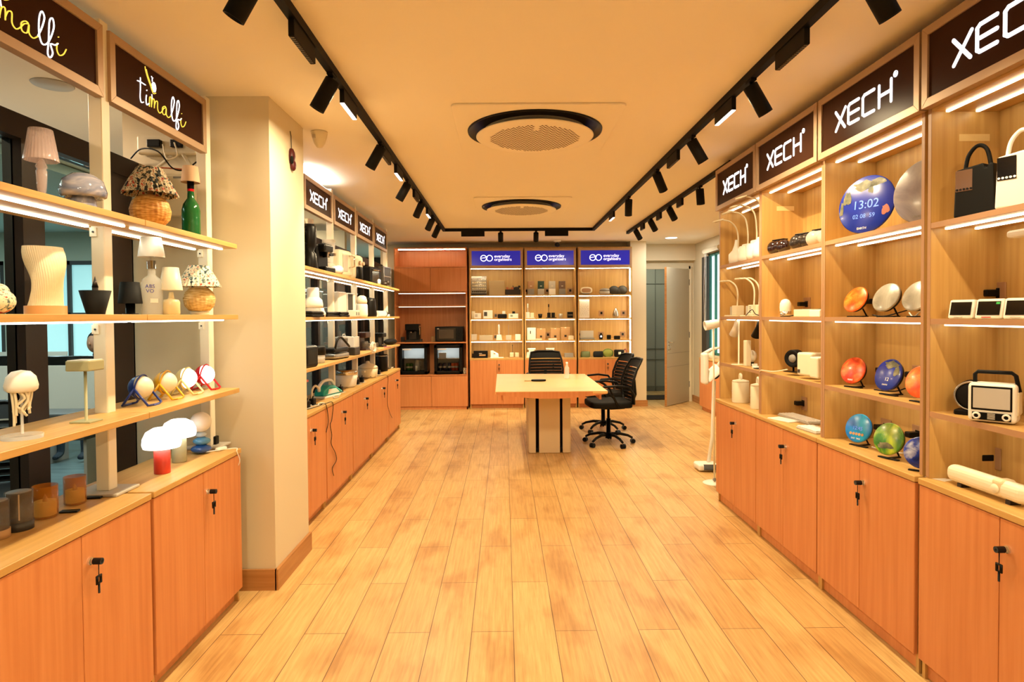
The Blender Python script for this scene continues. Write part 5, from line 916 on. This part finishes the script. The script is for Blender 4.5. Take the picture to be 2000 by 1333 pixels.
r = app('water_dispenser', 'wide clear ribbed dispenser with a white lid on the low shelf', 'dispenser', A_(671, Lo, -1.57)); G().lathe([(0, 0), (.09, 0), (.09, .16), (.086, .16), (.086, .004), (0, .004)], n=64, wave=pl(24, .012)).done('tank', mat('ribbed_tank', '#cfc6c4', .15, trans=.4), r); G().lathe([(0, .161), (.095, .161), (.09, .175), (0, .185)], n=40).tube([(-.03, 0, .18), (-.02, 0, .20), (.02, 0, .20), (.03, 0, .18)], .005).done('lid', 'white', r)
r = app('jug_blender', 'clear square jug with a dark lower half on the low shelf', 'blender', A_(690, Lo, -1.46)); G().box(-.065, .065, -.04, .04, 0, .075, .008).done('base', 'dsteel', r); G().box(-.06, .06, -.036, .036, .077, .18, .006).done('jug', 'acryl', r)
r = app('coffee_grinder', 'dark brown upright coffee maker on the low shelf', 'coffee maker', A_(707, Lo, -1.57)); G().box(-.07, .07, .0, .07, 0, .20, .01).box(-.07, .07, -.07, .0, .14, .20, .01).box(-.07, .07, -.07, 0, 0, .02, .005).done('body', mat('brown_plastic', '#3a2019', .35), r); G().lathe([(0, .021), (.04, .021), (.045, .07), (.03, .10), (0, .1)], (0, -.03, 0)).done('carafe', 'smoke', r)
r = app('wire_rack', 'slotted metal rack with white cable bundle on the low shelf', 'rack', A_(724, Lo, -1.48)); g = G().box(-.10, .10, -.05, .05, 0, .012, .003)
for k in range(7): g.tube([(-.09+.03*k, -.045, .01), (-.09+.03*k, -.045, .075), (-.09+.03*k, .045, .075), (-.09+.03*k, .045, .01)], .0025, 5)
g.done('rack_frame', 'steel', r)
g = G()
for k in range(7): g.tube([(.02+(.055+.008*math.sin(k))*math.cos(t)-.05, -.07+.012*math.sin(t*2+k), .055+(.035+.004*k)*math.sin(t)) for t in [2*math.pi*j/20+k for j in range(20)]], .0028, 5, True)
tag(g.done('cable_bundle', 'white'), 'tangled bundle of white cable on the metal rack', 'cable', loc=A_(718, Lo, -1.42), rz=80)
r = app('coffee_maker', 'black single-serve coffee maker standing beside the metal rack', 'coffee maker', A_(742, Lo, -1.52)); G().box(-.06, .06, .0, .07, 0, .17, .01).box(-.06, .06, -.06, .0, .12, .17, .01).box(-.06, .06, -.06, 0, 0, .02, .004).done('body', 'blk', r)
one(G().ball((0, 0, .04), .17, .07, .04, n=20), 'soft_bag', 'bmat', 'flat black soft bag at the end of the low shelf', 'bag', A_(762, Lo, -1.50), 80); one(G().box(-.06, .06, -.015, .015, 0, .008, .003), 'pink_strap', mat('pink', '#d04a6a', .5), 'pink strap under the black soft bag', 'strap', A_(756, Lo, -1.41), 70)
# cabinet tops
r = app('steam_iron', 'teal and white steam iron with a looped hose on the cabinet top', 'iron', A_(640, Ct, -1.53), 75); M['tealp'] = mat('teal_plastic', '#1f9c98', .25)
g = G(); g.prism([(-.16, -.06), (.06, -.07), (.16, -.03), (.19, 0), (.16, .03), (.06, .07), (-.16, .06)], 0, .018, bev=.005); g.done('soleplate', 'white', r)
G().prism([(-.16, .018), (.18, .018), (.12, .055), (.02, .10), (-.06, .105), (-.15, .07)], -.05, .05, frame_mx((0, 0, 0), (1, 0, 0), (0, 0, 1)), bev=.015).done('body', 'tealp', r); G().tube(smooth([(.10, 0, .06), (.04, 0, .135), (-.08, 0, .14), (-.15, 0, .10), (-.15, 0, .06)], 4), .014).done('handle', 'white', r); G().tube(smooth([(-.15, 0, .08), (-.24, -.02, .12), (-.32, -.04, .09), (-.34, -.05, .03)], 4), .009).done('hose', 'cream', r); G().prism([(-.10, .03), (.10, .03), (.04, .07), (-.08, .075)], -.053, .053, frame_mx((0, 0, 0), (1, 0, 0), (0, 0, 1)), bev=.006).done('side_panel', 'white', r)
r = app('rice_cooker', 'white rice cooker with a chrome rim on the cabinet top', 'cooker', A_(674, Ct, -1.56)); G().lathe([(0, 0), (.08, 0), (.10, .02), (.108, .08), (.108, .125), (0, .125)], n=40).done('body', 'white', r); G().lathe([(0, .125), (.111, .125), (.111, .165), (.105, .168), (0, .168)], n=40).done('rim', 'chrome', r)
r = app('cream_pot', 'cream electric pot with a knobbed lid on the cabinet top', 'pot', A_(717, Ct, -1.55)); G().lathe([(0, 0), (.08, 0), (.105, .02), (.112, .10), (.108, .11), (0, .11)], n=40).done('body', 'cream', r); G().lathe([(0, .112), (.115, .112), (.105, .13), (.06, .155), (.025, .165), (.022, .185), (0, .19)], n=40).done('lid', 'cream', r); G().box(-.14, -.10, -.02, .02, .07, .09, .006).box(.10, .14, -.02, .02, .07, .09, .006).done('pot_handle', 'cream', r)
r = app('black_jug', 'black cylindrical jug on the far cabinet top', 'jug', A_(744, Ct, -1.56)); G().lathe([(0, 0), (.075, 0), (.08, .01), (.08, .20), (.074, .21), (0, .21)], n=32).done('body', 'blk', r); G().lathe([(.081, .19), (.083, .195), (.081, .2)], n=32).done('rim', 'steel', r)
for i, (px, l) in enumerate(((597, 'by the pillar, cut by its edge'), (608, 'second from the pillar'), (663, 'between the steam iron and the rice cooker'), (696, 'first of the pair by the rice cooker'), (705, 'second of the pair by the rice cooker'), (731, 'first of the pair past the cream pot'), (738, 'second of the pair past the cream pot'))):
    r = thing('charger_plug', 'black charger plug on the cabinet top, '+l, 'plug', A_(px, Ct, -1.50), 80, 'black charger plugs on the appliance cabinets'); G().box(-.022, .022, -.02, .02, .004, .055, .005).done('plug_body', 'blk', r); G().box(-.04, .04, -.035, .035, 0, .004).done('plate', 'lgrey', r); G().tube([(0, 0, .05), (0, -.005, .075)], .005).done('strain_relief', 'blk', r)
one(G().box(-.05, .05, -.006, .006, 0, .018, .003), 'pink_strap', mat('rose', '#d86a6a', .5), 'pink strap on the first post past the pillar', 'strap', (-1.56, 4.80, .99), 80)
def hang(pts, l, m_='blk'): cord([(x, y, z) for x, y, z in pts], l, m_, .0028)
P_ = lambda px, py: tuple(at(px, py, 'x', -1.392))
hang([(-1.48, P_(618, 775)[1], .815), (-1.43, P_(630, 778)[1], .818), P_(634, 789), P_(639, 800), P_(641, 825), P_(637, 845)], 'thin black cable hanging short over the cabinet edge below the iron')
hang([(-1.50, P_(640, 770)[1], .815), (-1.42, P_(640, 776)[1], .818), P_(650, 787), P_(648, 820), P_(645, 830), P_(648, 850), P_(647, 868), P_(655, 885), P_(657, 900), P_(649, 915), P_(652, 930)], 'long wavy black cable hanging over the cabinet door below the iron')
hang([(-1.50, P_(742, 722)[1], .83), (-1.43, P_(750, 726)[1], .82), P_(757, 735), P_(757, 760), P_(757, 790), P_(761, 806), P_(766, 817)], 'thin black cable hanging over the last cabinet door')
for px, l in ((625, 'white cable coil by the iron'), (655, 'grey coiled cord before the iron tip')):
    p = A_(px, Ct+.008, -1.44); tag(G().tube([((.05+.006*math.sin(3*t))*math.cos(t), (.02+.004*math.sin(2*t))*math.sin(t), .003*math.sin(t*1.5)) for t in [2*math.pi*k/30 for k in range(31)]], .004).done('cable_coil', 'white' if px < 650 else 'lgrey'), l, 'cable', loc=p, rz=85)
# ================================================================ coffee cabinet appliances
YB = 10.0
r = thing('espresso_machine', 'black and chrome espresso machine on the coffee cabinet shelf', 'coffee machine', B_(806, YB, 1.085)); G().box(-.11, .11, -.0, .14, 0, .29, .008).box(-.11, .11, -.11, 0, .19, .29, .008).done('body', 'blk', r); G().box(-.11, .11, -.12, .02, 0, .035, .004).done('drip_tray', 'dsteel', r)
G().rod((0, -.06, .19), (0, -.06, .155), .032).rod((0, -.08, .165), (0, -.19, .16), .011).done('portafilter', 'chrome', r); G().box(-.06, .06, -.05, .0, .04, .17, .004).done('back_plate', 'dsteel', r); G().tube([(.10, -.09, .25), (.125, -.11, .22), (.125, -.12, .12)], .005).rod((.11, -.05, .26), (.13, -.05, .26), .018).done('steam_wand', 'chrome', r)
g = G(); text_mesh(g, '.', .01, Matrix.Identity(4)); g.b.free()
r = thing('microwave', 'black microwave oven on the coffee cabinet shelf', 'microwave', B_(878, YB, 1.085)); G().box(-.225, .225, -.12, .17, .008, .245, .006).done('case', 'blk', r); G().box(-.205, .11, -.126, -.12, .025, .228, .003).done('door', 'screen', r); G().box(-.165, .075, -.128, -.126, .055, .20, .002, 1).done('window', mat('mw_window', '#4a4038', .2), r); G().rod((.165, -.12, .16), (.165, -.135, .16), .025).rod((.165, -.12, .08), (.165, -.135, .08), .025).done('dial', 'bmat', r); G().box(-.19, -.16, -.128, -.126, .205, .22).done('maker_badge', 'lgrey', r)
one(G().box(-.03, .03, -.03, .03, 0, .08, .006), 'coffee_tin', 'brown', 'small dark tin beside the espresso machine', 'tin', B_(786, YB+.02, 1.085)); one(G().box(-.02, .02, -.03, .03, 0, .045, .004), 'coffee_tin', 'dgrey', 'small dark box between espresso machine and microwave', 'box', B_(822, YB+.02, 1.085))
one(G().box(-.035, .035, -.03, .03, 0, .09, .006), 'coffee_tin', 'tan', 'tan packet standing against the microwave', 'packet', B_(846, YB+.03, 1.085)); 
M['fglass'] = mat('fridge_glass', (.9, .92, .92), .03, trans=1, ior=1.02); M['fint'] = mat('fridge_interior', '#c9c9c4', .5)
def fridge(px, label, kind):
    r = thing('mini_fridge', label, 'fridge', B_(px, YB+.02, .56), 0, 'black glass-door mini fridges'); w = .225; h = .475; x0, z0 = -w, .012
    G().box(-w, -w+.03, -.10, .22, .012, h).box(w-.03, w, -.10, .22, .012, h).box(-w, w, -.10, .22, .012, .045).box(-w, w, -.10, .22, h-.03, h).box(-w, w, .20, .22, .012, h).done('case', 'blk', r)
    G().box(-w+.03, w-.03, .17, .198, .046, h-.031).done('liner', 'fint', r); G().box(-w+.032, w-.032, -.05, .168, .25, .256).done('wire_shelf', 'steel', r); G().box(-w+.04, w-.04, .0, .05, h-.05, h-.04).done('light', mat('fridge_light', '#ffffff', .4, emit=14, ecol=(.85, .95, 1)), r)
    d = G().box(-w, -w+.048, -.135, -.105, .012, h, .004).box(w-.048, w, -.135, -.105, .012, h, .004).box(-w, w, -.135, -.105, .012, .055, .004).box(-w, w, -.135, -.105, h-.05, h, .004).done('door_frame', 'blk', r); G().box(-w+.045, w-.045, -.122, -.118, .05, h-.045).done('door_glass', 'fglass', d); G().box(-w+.055, -.03, -.1235, -.1222, h-.078, h-.058).done('door_sticker', 'white', d); G().rod((w-.07, -.12, h), (w-.07, -.12, h+.012), .01).done('hinge', 'steel', d)
    return r
fridge(808.5, 'black glass-door mini fridge with green cans and a jug, under the espresso machine', 0); fridge(876, 'black glass-door mini fridge with a row of cans, under the microwave', 1)
def can(px, zz, m_, label, h=.125, R0=.032, Y=YB+.05): 
    r = thing('drink_can', label, 'can', B_(px, Y, zz), 0, 'drink cans in the fridges'); G().lathe([(0, 0), (R0*.85, 0), (R0, .008), (R0, h-.01), (R0*.82, h), (0, h)], n=20).done('can_body', m_, r); G().lathe([(R0*1.01, h*.4), (R0*1.01, h*.62)], n=20).done('can_band', 'lgrey', r); G().lathe([(0, h), (R0*.8, h), (R0*.8, h+.002), (0, h+.002)], n=20).done('can_top', 'steel', r)
M['gcan'] = mat('green_can', '#2e5a1e', .3); M['rcan'] = mat('orange_can', '#b5441c', .3); M['ncan'] = mat('navy_can', '#2a2440', .3)
can(795.5, .607, 'gcan', 'green drink can in the fridge under the espresso machine, first of two'); can(802, .607, 'gcan', 'green drink can in the fridge under the espresso machine, second of two')
r = thing('glass_jug', 'clear glass jug in the fridge under the espresso machine', 'jug', B_(814, YB+.06, .607)); G().lathe([(0, 0), (.045, 0), (.05, .02), (.045, .12), (.03, .16), (.032, .18), (.029, .18), (.027, .16), (.042, .12), (.046, .02), (0, .004)], n=24).done('jug_body', 'acryl', r); G().tube([(.03, 0, .16), (.07, 0, .15), (.07, 0, .08), (.045, 0, .06)], .006).done('handle', 'acryl', r)
one(G().lathe([(0, 0), (.02, 0), (.02, .08), (.015, .085), (0, .085)]), 'milk_bottle', 'white', 'small white bottle beside the glass jug in the fridge', 'bottle', B_(812, YB-.02, .607))
for i, (px, c) in enumerate(((859, 'ncan'), (867, 'ncan'), (877, 'ncan'), (884, 'rcan'), (891, 'rcan'))): can(px, .607, c, ['dark drink can nearest the hinge-free side, in the fridge under the microwave', 'second dark drink can in the fridge under the microwave', 'third dark drink can in the fridge under the microwave', 'orange drink can next to the dark cans', 'orange drink can at the end of the row'][i])
one(G().box(-.06, .06, -.04, .04, 0, .09, .004), 'carton', 'lgrey', 'grey carton on the upper rack of the fridge under the microwave', 'carton', B_(864, YB+.06, .817)); one(G().box(-.03, .03, -.04, .04, 0, .10, .006), 'patterned_pouch', 'floral', 'small patterned pouch beside the fridge under the microwave', 'pouch', B_(909-1, YB-.02, .56))
# ================================================================ back wall goods
def bb(px0, px1, py0, zb, m_, name, label, cat, Y=10.06, d=.05, bev=.004, extra=None, group=None, rz=0):
    """a small boxy article measured from its two sides and its top"""
    x0, x1 = xp(px0, Y), xp(px1, Y); zt = at((px0+px1)/2, py0, 'y', Y).z; w = (x1-x0)/2; h = max(zt-zb, .012)
    if extra is None: return one(G().box(-w, w, -d/2, d/2, 0, h, bev), name, m_, label, cat, ((x0+x1)/2, Y, zb), rz, group)
    r = thing(name, label, cat, ((x0+x1)/2, Y, zb), rz, group); G().box(-w, w, -d/2, d/2, 0, h, bev).done('body', m_, r)
    for nm_, mm, (a, b, c, e) in extra: G().box(-w+2*w*a, -w+2*w*b, -d/2-.004, -d/2+.001, h*c, h*e, .001, 1).done(nm_, mm, r)
    return r
Z1, Z2, Z3, Z4 = 1.835, 1.455, 1.10, .81
G1, G2, G3 = 'goods in the back cabinet next to the coffee unit', 'goods in the middle back cabinet', 'goods in the back cabinet next to the door'
r = thing('pod_rack', 'clear acrylic rack with rows of coffee pods on the top shelf', 'rack', B_(936, 10.08, Z1)); G().box(-.125, .125, -.04, .04, 0, .03, .003).done('rack_base', 'brown', r); G().box(-.125, .125, .02, .026, .03, .315).box(-.125, -.12, -.04, .026, .03, .315).box(.12, .125, -.04, .026, .03, .315).done('rack_panel', 'acryl', r)
for j in range(5):
    G().box(-.12, .12, -.03, .02, .045+.05*j, .049+.05*j).done('rack_shelf', 'white', r)
    for k in range(7): G().lathe([(0, 0), (.011, 0), (.014, .022), (0, .022)], (-.10+.033*k, -.01, .05+.05*j), n=10).done('pod', ['brown', 'cream', 'cream', 'cream', 'white'][j], r)
G().box(-.12, .05, -.042, -.04, .29, .31).done('rack_label', 'white', r)
bb(956, 986, 549, Z1, mat('frosted', '#d8c49a', .5, trans=.3), 'frosted_box', 'frosted translucent box in the middle of the top shelf', 'box', d=.12)
r = bb(987, 1017, 566, Z1, 'brown', 'display_stand', 'dark display stand with red Ruff lettering and a black dog figure', 'stand', d=.10)
g = G(); text_mesh(g, 'Ruff', .075, frame_mx((0, 0, 0), (1, 0, 0), (0, 0, 1)), .006); r = tag(g.done('red_lettering', 'red'), 'red cut-out Ruff lettering on the dark display stand', 'lettering', loc=B_(989, 10.05, Z1+.079)); one(G().ball((0, 0, .03), .05, .015, .03, n=12).ball((.045, 0, .06), .022, .014, .02, n=10).rod((-.04, 0, .04), (-.06, 0, .075), .006).rod((-.03, 0, .02), (-.03, 0, 0), .006).rod((.03, 0, .02), (.03, 0, 0), .006), 'dog_figure', 'brown', 'small dark dog figure over the red lettering', 'figure', B_(1009, 10.07, Z1+.079))
LC = [('face', 'lgrey', (.15, .5, .3, .8))]
bb(921.5, 928, 608, Z2, 'cream', 'socket_box', 'small cream socket box at the end of the second shelf', 'box', 10.14, group=G1); bb(926, 939.5, 612, Z2, 'white', 'clock_radio', 'white block with a grey face next to the cream socket box', 'clock', extra=LC)
bb(944, 962, 606.5, Z2, 'white', 'white_device', 'large white clock block with four grey digits', 'clock', extra=[('digit_panel', 'dgrey', (.08, .42, .3, .8))]); bb(965, 972, 612, Z2, 'tan', 'wall_socket', 'brown socket block beside the large white clock block', 'socket', 10.15, extra=[('insert', 'dgrey', (.2, .8, .3, .8))])
bb(972, 990, 613.5, Z2, 'blk', 'black_speaker', 'low black speaker with rounded ends', 'speaker', bev=.015); bb(981, 987, 608, Z2, 'white', 'white_cube', 'small white cube behind the low black speaker', 'cube', 10.16); bb(993, 1012, 613, Z2, 'white', 'clock_radio', 'long white block with a green-grey screen', 'clock', extra=[('face', mat('lcd', '#7f9488', .3), (.2, .45, .35, .75))]); bb(1000.5, 1006, 608.5, Z2, 'blk', 'black_clip', 'black folded clip behind the long white block', 'clip', 10.15); bb(1006, 1014, 610, Z2, 'tan', 'wall_socket', 'tan socket block behind the long white block', 'socket', 10.18, extra=[('insert', 'dgrey', (.3, .7, .3, .8))])
bb(919, 931, 653, Z3, 'lgrey', 'grey_box', 'pale grey box at the end of the third shelf', 'box'); bb(936, 962, 655, Z3, mat('clear_box', '#cfc4ae', .2, trans=.3), 'clear_tray', 'long clear tray on the third shelf', 'tray', d=.10); bb(964, 970, 653, Z3, 'tan', 'wall_socket', 'tan socket block beside the white dispenser', 'socket', 10.18, extra=[('insert', 'dgrey', (.2, .8, .3, .8))])
r = thing('soap_dispenser', 'white bottle with a tall narrow neck on the third shelf', 'dispenser', B_(974.5, 10.06, Z3)); G().prism([(-.05, 0), (.05, 0), (.035, .09), (-.035, .09)], -.03, .03, frame_mx((0, 0, 0), (1, 0, 0), (0, 0, 1)), bev=.005).done('base', 'white', r); G().lathe([(0, .09), (.012, .09), (.018, .12), (.012, .19), (.018, .22), (.01, .26), (0, .265)]).done('neck', 'acryl', r)
r = thing('brush_holder', 'grey block with a thin upright stick on the third shelf', 'holder', B_(993, 10.06, Z3)); G().box(-.045, .045, -.03, .03, 0, .08, .005).done('base', 'lgrey', r); G().rod((.0, 0, .08), (0, 0, .25), .003).done('stick', 'grey', r)
bb(1006, 1016.5, 653, Z3, 'white', 'white_box', 'white box at the end of the third shelf next to the divider', 'box')
bb(924.5, 952, 685.5, Z4, 'blk', 'gift_box', 'black gift box with an orange shape on its front', 'box', extra=[('printed_shape', 'tan', (.4, .85, .3, .5)), ('printed_line', 'lgrey', (.38, .6, .6, .68))], d=.06); bb(921.5, 925, 691, Z4, 'brown', 'small_packet', 'narrow brown packet beside the black gift box', 'packet', 10.15)
r = thing('white_model', 'white stepped gadget on a flat plate', 'gadget', B_(966, 10.05, Z4)); G().box(-.075, .14, -.05, .04, 0, .012, .004).done('plate', 'white', r); G().box(-.07, -.02, -.03, .03, .012, .12, .006).box(-.02, .06, -.02, .02, .012, .06, .006).rod((-.02, 0, .10), (.05, 0, .06), .012).done('gadget_body', 'white', r)
r = thing('cup_set', 'two beige cups on a tray with an upright stick', 'cup set', B_(1004, 10.05, Z4)); G().box(-.09, .09, -.05, .05, 0, .012, .004).done('tray', 'tan', r); G().box(-.075, -.01, -.03, .03, .012, .085, .008).done('cup', 'bone', r); G().box(.01, .075, -.03, .03, .012, .085, .008).done('cup', 'bone', r); G().rod((-.03, 0, .08), (-.03, 0, .22), .003).ball((-.03, 0, .2), .008, n=8).done('stick', 'dgrey', r)
# middle cabinet
for i, (a, b, c1, c2, l) in enumerate(((1031, 1043.5, 'edge', 'grey', 'brown-grey folding box'), (1050.5, 1063, mat('bottle_green', '#1f3a30', .5), 'lgrey', 'dark green and grey folding box'), (1072, 1085, 'lgrey', 'white', 'silver folding box'), (1092, 1104.5, mat('taupe', '#6a5040', .5), 'grey', 'dark taupe folding box'))):
    r = bb(a, b, 549.5, Z1, c1, 'folding_box', l+' on the top shelf of the middle back cabinet', 'box', 10.08, extra=[('lower_panel', c2, (0, 1, .02, .44)), ('flap', 'cream', (.35, .65, .62, .66))], group=None)
for px, Y, z, l in ((1028, 10.2, Z1, 'beside the brown-grey folding box'), (1069, 10.2, Z1, 'beside the silver folding box'), (1114, 10.2, Z1, 'beyond the dark taupe folding box'), (1174.5, 10.2, Z2, 'between the paper sheet and the silver drop'), (1217.5, 10.2, Z2, 'beyond the silver drop'), (1216, 10.2, Z3, 'beyond the black cases'), (1173.5, 10.2, Z3, 'behind the black smart watch'), (1070, 10.2, Z3, 'between the tan cartons'), (1131.5, 10.2, Z3, 'behind the grey laptop stand')):
    p = B_(px, 10.258, z+.075); s = socket(p, 0, 'square socket plate on the back panel '+l, False)
r = thing('brush_set', 'white tray with two cups and an upright white brush', 'brush set', B_(1035, 10.06, Z2)); G().box(-.075, .075, -.04, .04, 0, .012, .003).done('tray', 'white', r); G().box(-.07, -.005, -.03, .03, .012, .10, .006).done('cup', 'white', r); G().box(.005, .065, -.03, .03, .012, .09, .006).done('cup', 'cream', r); G().rod((-.035, 0, .09), (-.035, 0, .24), .005).box(-.045, -.025, -.008, .008, .17, .24, .004).done('brush', 'white', r)
r = thing('brush_set', 'black tray with two cups and an upright black brush', 'brush set', B_(1076.5, 10.06, Z2)); G().box(-.085, .085, -.04, .04, 0, .012, .003).done('tray', 'blk', r); G().box(-.065, -.01, -.03, .03, .012, .09, .006).done('cup', 'blk', r); G().box(.005, .06, -.03, .03, .012, .09, .006).done('cup', 'blk', r); G().rod((-.04, 0, .09), (-.04, 0, .20), .004).box(-.05, -.03, -.008, .008, .18, .23, .004).done('brush', 'blk', r)
one(G().lathe([(0, 0), (.026, 0), (.036, .07), (.032, .07), (.024, .006), (0, .006)]), 'black_cup', 'blk', 'black cup between the white and black brush sets', 'cup', B_(1055, 10.05, Z2)); one(G().lathe([(0, 0), (.026, 0), (.034, .07), (.03, .07), (.024, .006), (0, .006)]), 'grey_cup', 'lgrey', 'pale grey cup between the black brush set and the black case', 'cup', B_(1095, 10.05, Z2)); bb(1108, 1119, 609.5, Z2, 'blk', 'open_case', 'small open black case on the second shelf', 'case', extra=[('hinge_line', 'steel', (.1, .9, .46, .52))])
bb(1029, 1046, 640.5, Z3, 'white', 'white_carton', 'tall white carton with a small dark print', 'carton', extra=[('print', 'dgrey', (.35, .45, .5, .75))])
for a, b, t_, l in ((1047.5, 1065, 642, 'tan carton next to the white carton'), (1075, 1093, 641.5, 'middle tan carton of three'), (1095, 1113, 639.5, 'tallest tan carton, at the divider end')): bb(a, b, t_, Z3, 'tan', 'tan_carton', l, 'carton', extra=[('logo', 'brown', (.38, .62, .22, .38)), ('flap', 'cream', (.42, .58, .93, .99))], group=None)
bb(1110, 1120, 656, Z3, 'cream', 'small_box', 'small cream box in front of the tallest tan carton', 'box', 9.99); bb(1071, 1087, 661.5, Z3, 'white', 'white_strip', 'thin white case lying before the middle tan carton', 'case', 9.98, d=.04); bb(1046, 1058, 661.8, Z3, 'cream', 'white_strip', 'thin cream case lying before the first tan carton', 'case', 9.98, d=.04)
r = thing('podium_stand', 'white tiered display stand on the middle cabinet top', 'stand', B_(1037, 10.05, Z4)); G().prism([(-.09, 0), (.08, 0), (.06, .09), (-.07, .09)], -.04, .04, frame_mx((0, 0, 0), (1, 0, 0), (0, 0, 1)), bev=.004).done('lower_tier', 'white', r); G().box(-.04, .05, -.03, .03, .09, .13, .004).box(-.06, .07, -.035, .035, .13, .155, .004).done('upper_tier', 'white', r)
r = thing('toothbrush_rack', 'white comb-shaped rack behind the far swivel chair', 'rack', B_(1074, 10.05, Z4)); G().box(-.07, .07, -.03, .03, 0, .11, .004).done('rack_base', 'white', r)
g = G()
for k in range(6): g.box(-.062+.023*k, -.052+.023*k, -.02, .02, .11, .15, .002, 1)
g.box(-.07, .07, -.02, .02, .145, .155); g.done('comb', 'white', r)
bb(1102, 1119, 690, Z4, 'grey', 'grey_box', 'wide grey box on the middle cabinet top', 'box', d=.08)
# cabinet by the door
r = thing('oval_mirror', 'white oval frame with a brown face on the top shelf', 'mirror', B_(1145, 10.06, Z1)); g = G(); ov = lambda a, b, n=32: [(a*math.copysign(abs(math.cos(t))**.7, math.cos(t)), b*math.copysign(abs(math.sin(t))**.7, math.sin(t))) for t in [2*math.pi*k/n for k in range(n)]]
G().prism([(x, y+.07) for x, y in ov(.10, .055)], -.02, .02, frame_mx((0, 0, 0), (1, 0, 0), (0, 0, 1)), bev=.008).done('frame', 'cream', r); G().prism([(x, y+.07) for x, y in ov(.075, .034)], .018, .0215, frame_mx((0, 0, 0), (1, 0, 0), (0, 0, 1))).done('mirror_face', 'edge', r); G().box(-.12, .05, -.04, .04, 0, .014, .003).done('foot', 'brown', r)
r = thing('neck_pillow', 'grey round flat speaker on the top shelf', 'speaker', B_(1181, 10.08, Z1)); G().lathe([(0, 0), (.07, 0), (.085, .03), (.085, .05), (0, .05)], n=32).done('lower_disc', 'lgrey', r); G().lathe([(0, .055), (.085, .055), (.08, .085), (.05, .10), (0, .105)], n=32).done('upper_disc', 'grey', r)
one(G().ball((-.065, 0, .07), .085, .05, .072).ball((.075, 0, .072), .085, .05, .074).ball((0, .0, .055), .09, .045, .055), 'lumbar_cushion', 'dgrey', 'dark grey double-humped cushion on the top shelf', 'cushion', B_(1207, 10.08, Z1))
r = thing('paper_notice', 'white handwritten paper sheet propped on the second shelf', 'paper', B_(1140.5, 10.0, Z2)); G().box(-.09, .09, -.001, .001, .0, .30).done('sheet', 'white', r); g = G(); rr_ = random.Random(3)
for k in range(13):
    x = -.08
    while x < .06: l = rr_.uniform(.01, .035); g.box(x, x+l, -.0018, -.001, .045+.018*k, .0475+.018*k); x += l+.012
g.done('handwriting', 'grey', r)
one(G().lathe([(0, 0), (.045, 0), (.052, .02), (.052, .06), (.04, .10), (.015, .15), (0, .165)], wave=lambda a, z: 1), 'drop_humidifier', 'steel', 'silver drop-shaped humidifier on the second shelf', 'humidifier', B_(1202.5, 10.04, Z2))
r = thing('laptop_stand', 'grey folded laptop stand on the third shelf', 'stand', B_(1146, 10.05, Z3)); G().box(-.11, .11, .0, .012, .03, .145, .003).done('panel', 'lgrey', r); G().box(-.12, .12, -.06, .03, 0, .028, .004).done('base', 'grey', r)
r = thing('smart_watch', 'black smart watch with a white dial on the third shelf', 'watch', B_(1173.5, 10.04, Z3)); G().box(-.028, .028, -.02, .02, 0, .085, .01).done('case', 'blk', r); G().lathe([(0, -.004), (.014, -.004), (.014, 0)], (0, -.02, .05), ax='y').done('dial', 'glow', r)
bb(1185, 1193, 654.5, Z3, 'blk', 'black_cube', 'small black cube on the third shelf', 'cube', 10.04, bev=.01); bb(1199, 1211, 656, Z3, 'blk', 'black_case', 'wide low black case on the third shelf', 'case', 10.04, bev=.012)
def pouch(px, w, h, m_, label, d=.05):
    r = thing('pouch', label, 'pouch', B_(px, 10.04, Z4)); g = G(); g.grid(lambda u, v: Vector((w*(math.copysign(abs(math.cos(2*math.pi*u))**.55, math.cos(2*math.pi*u)))*(1-.12*(2*v-1)**4), d*math.copysign(abs(math.sin(2*math.pi*u))**.55, math.sin(2*math.pi*u))*(1-.7*v*v), h*v*(1+.03*math.sin(9*u)))), 32, 8, True); g.done('pouch_body', m_, r); G().box(-w*.75, w*.75, -.006, .006, h*.97, h*1.03, .002).done('zip', 'blk', r)
pouch(1143, .078, .095, mat('olive', '#5a6238', .7), 'olive zipped pouch on the cabinet top'); pouch(1168, .082, .095, 'bmat', 'black zipped pouch next to the olive one')
r = thing('folding_fan_bag', 'round green folded shade bag behind the pouches', 'bag', B_(1187, 10.10, Z4)); G().lathe([(0, -.012), (.07, -.012), (.085, 0), (.07, .012), (0, .012)], (0, 0, .075), n=36, ax='y', mx=Matrix.Diagonal((1.1, 1, .85, 1))).done('bag_body', mat('moss', '#8c9440', .6), r); G().tube([(.086*math.cos(t), -.01, .064+.064*math.sin(t)) for t in [2*math.pi*k/28 for k in range(28)]], .004, close=True).done('rim', 'gcan', r)
r = thing('camera_bag', 'black camera bag with a white buckle on the cabinet top', 'bag', B_(1209, 10.04, Z4)); G().box(-.08, .08, -.045, .045, 0, .12, .02, 3).done('bag_body', 'bmat', r); G().box(-.022, .022, -.052, -.045, .045, .085, .006).done('buckle', 'white', r); G().tube(smooth([(.07, 0, .10), (.10, -.02, .13), (.115, -.02, .08), (.11, -.02, .03)], 4), .008).done('strap', mat('maroon', '#6a1822', .6), r)
# uplight on top of the appliance rack, the source of the bright patch on the ceiling
r = thing('uplight_bar', 'white light bar lying on top of the appliance rack signs', 'light', (-1.59, 5.22, 2.636)); G().box(-.02, .02, -.32, .32, -.015, .0).done('housing', 'alu', r); G().box(-.015, .015, -.31, .31, 0, .006).done('diffuser', 'ledw', r)
l = lamp('AREA', 'up_light', (0, 0, .008), 9, (1, .97, .93), r, shape='RECTANGLE', size=.03, size_y=.6); l.rotation_euler = (math.radians(180), 0, 0)
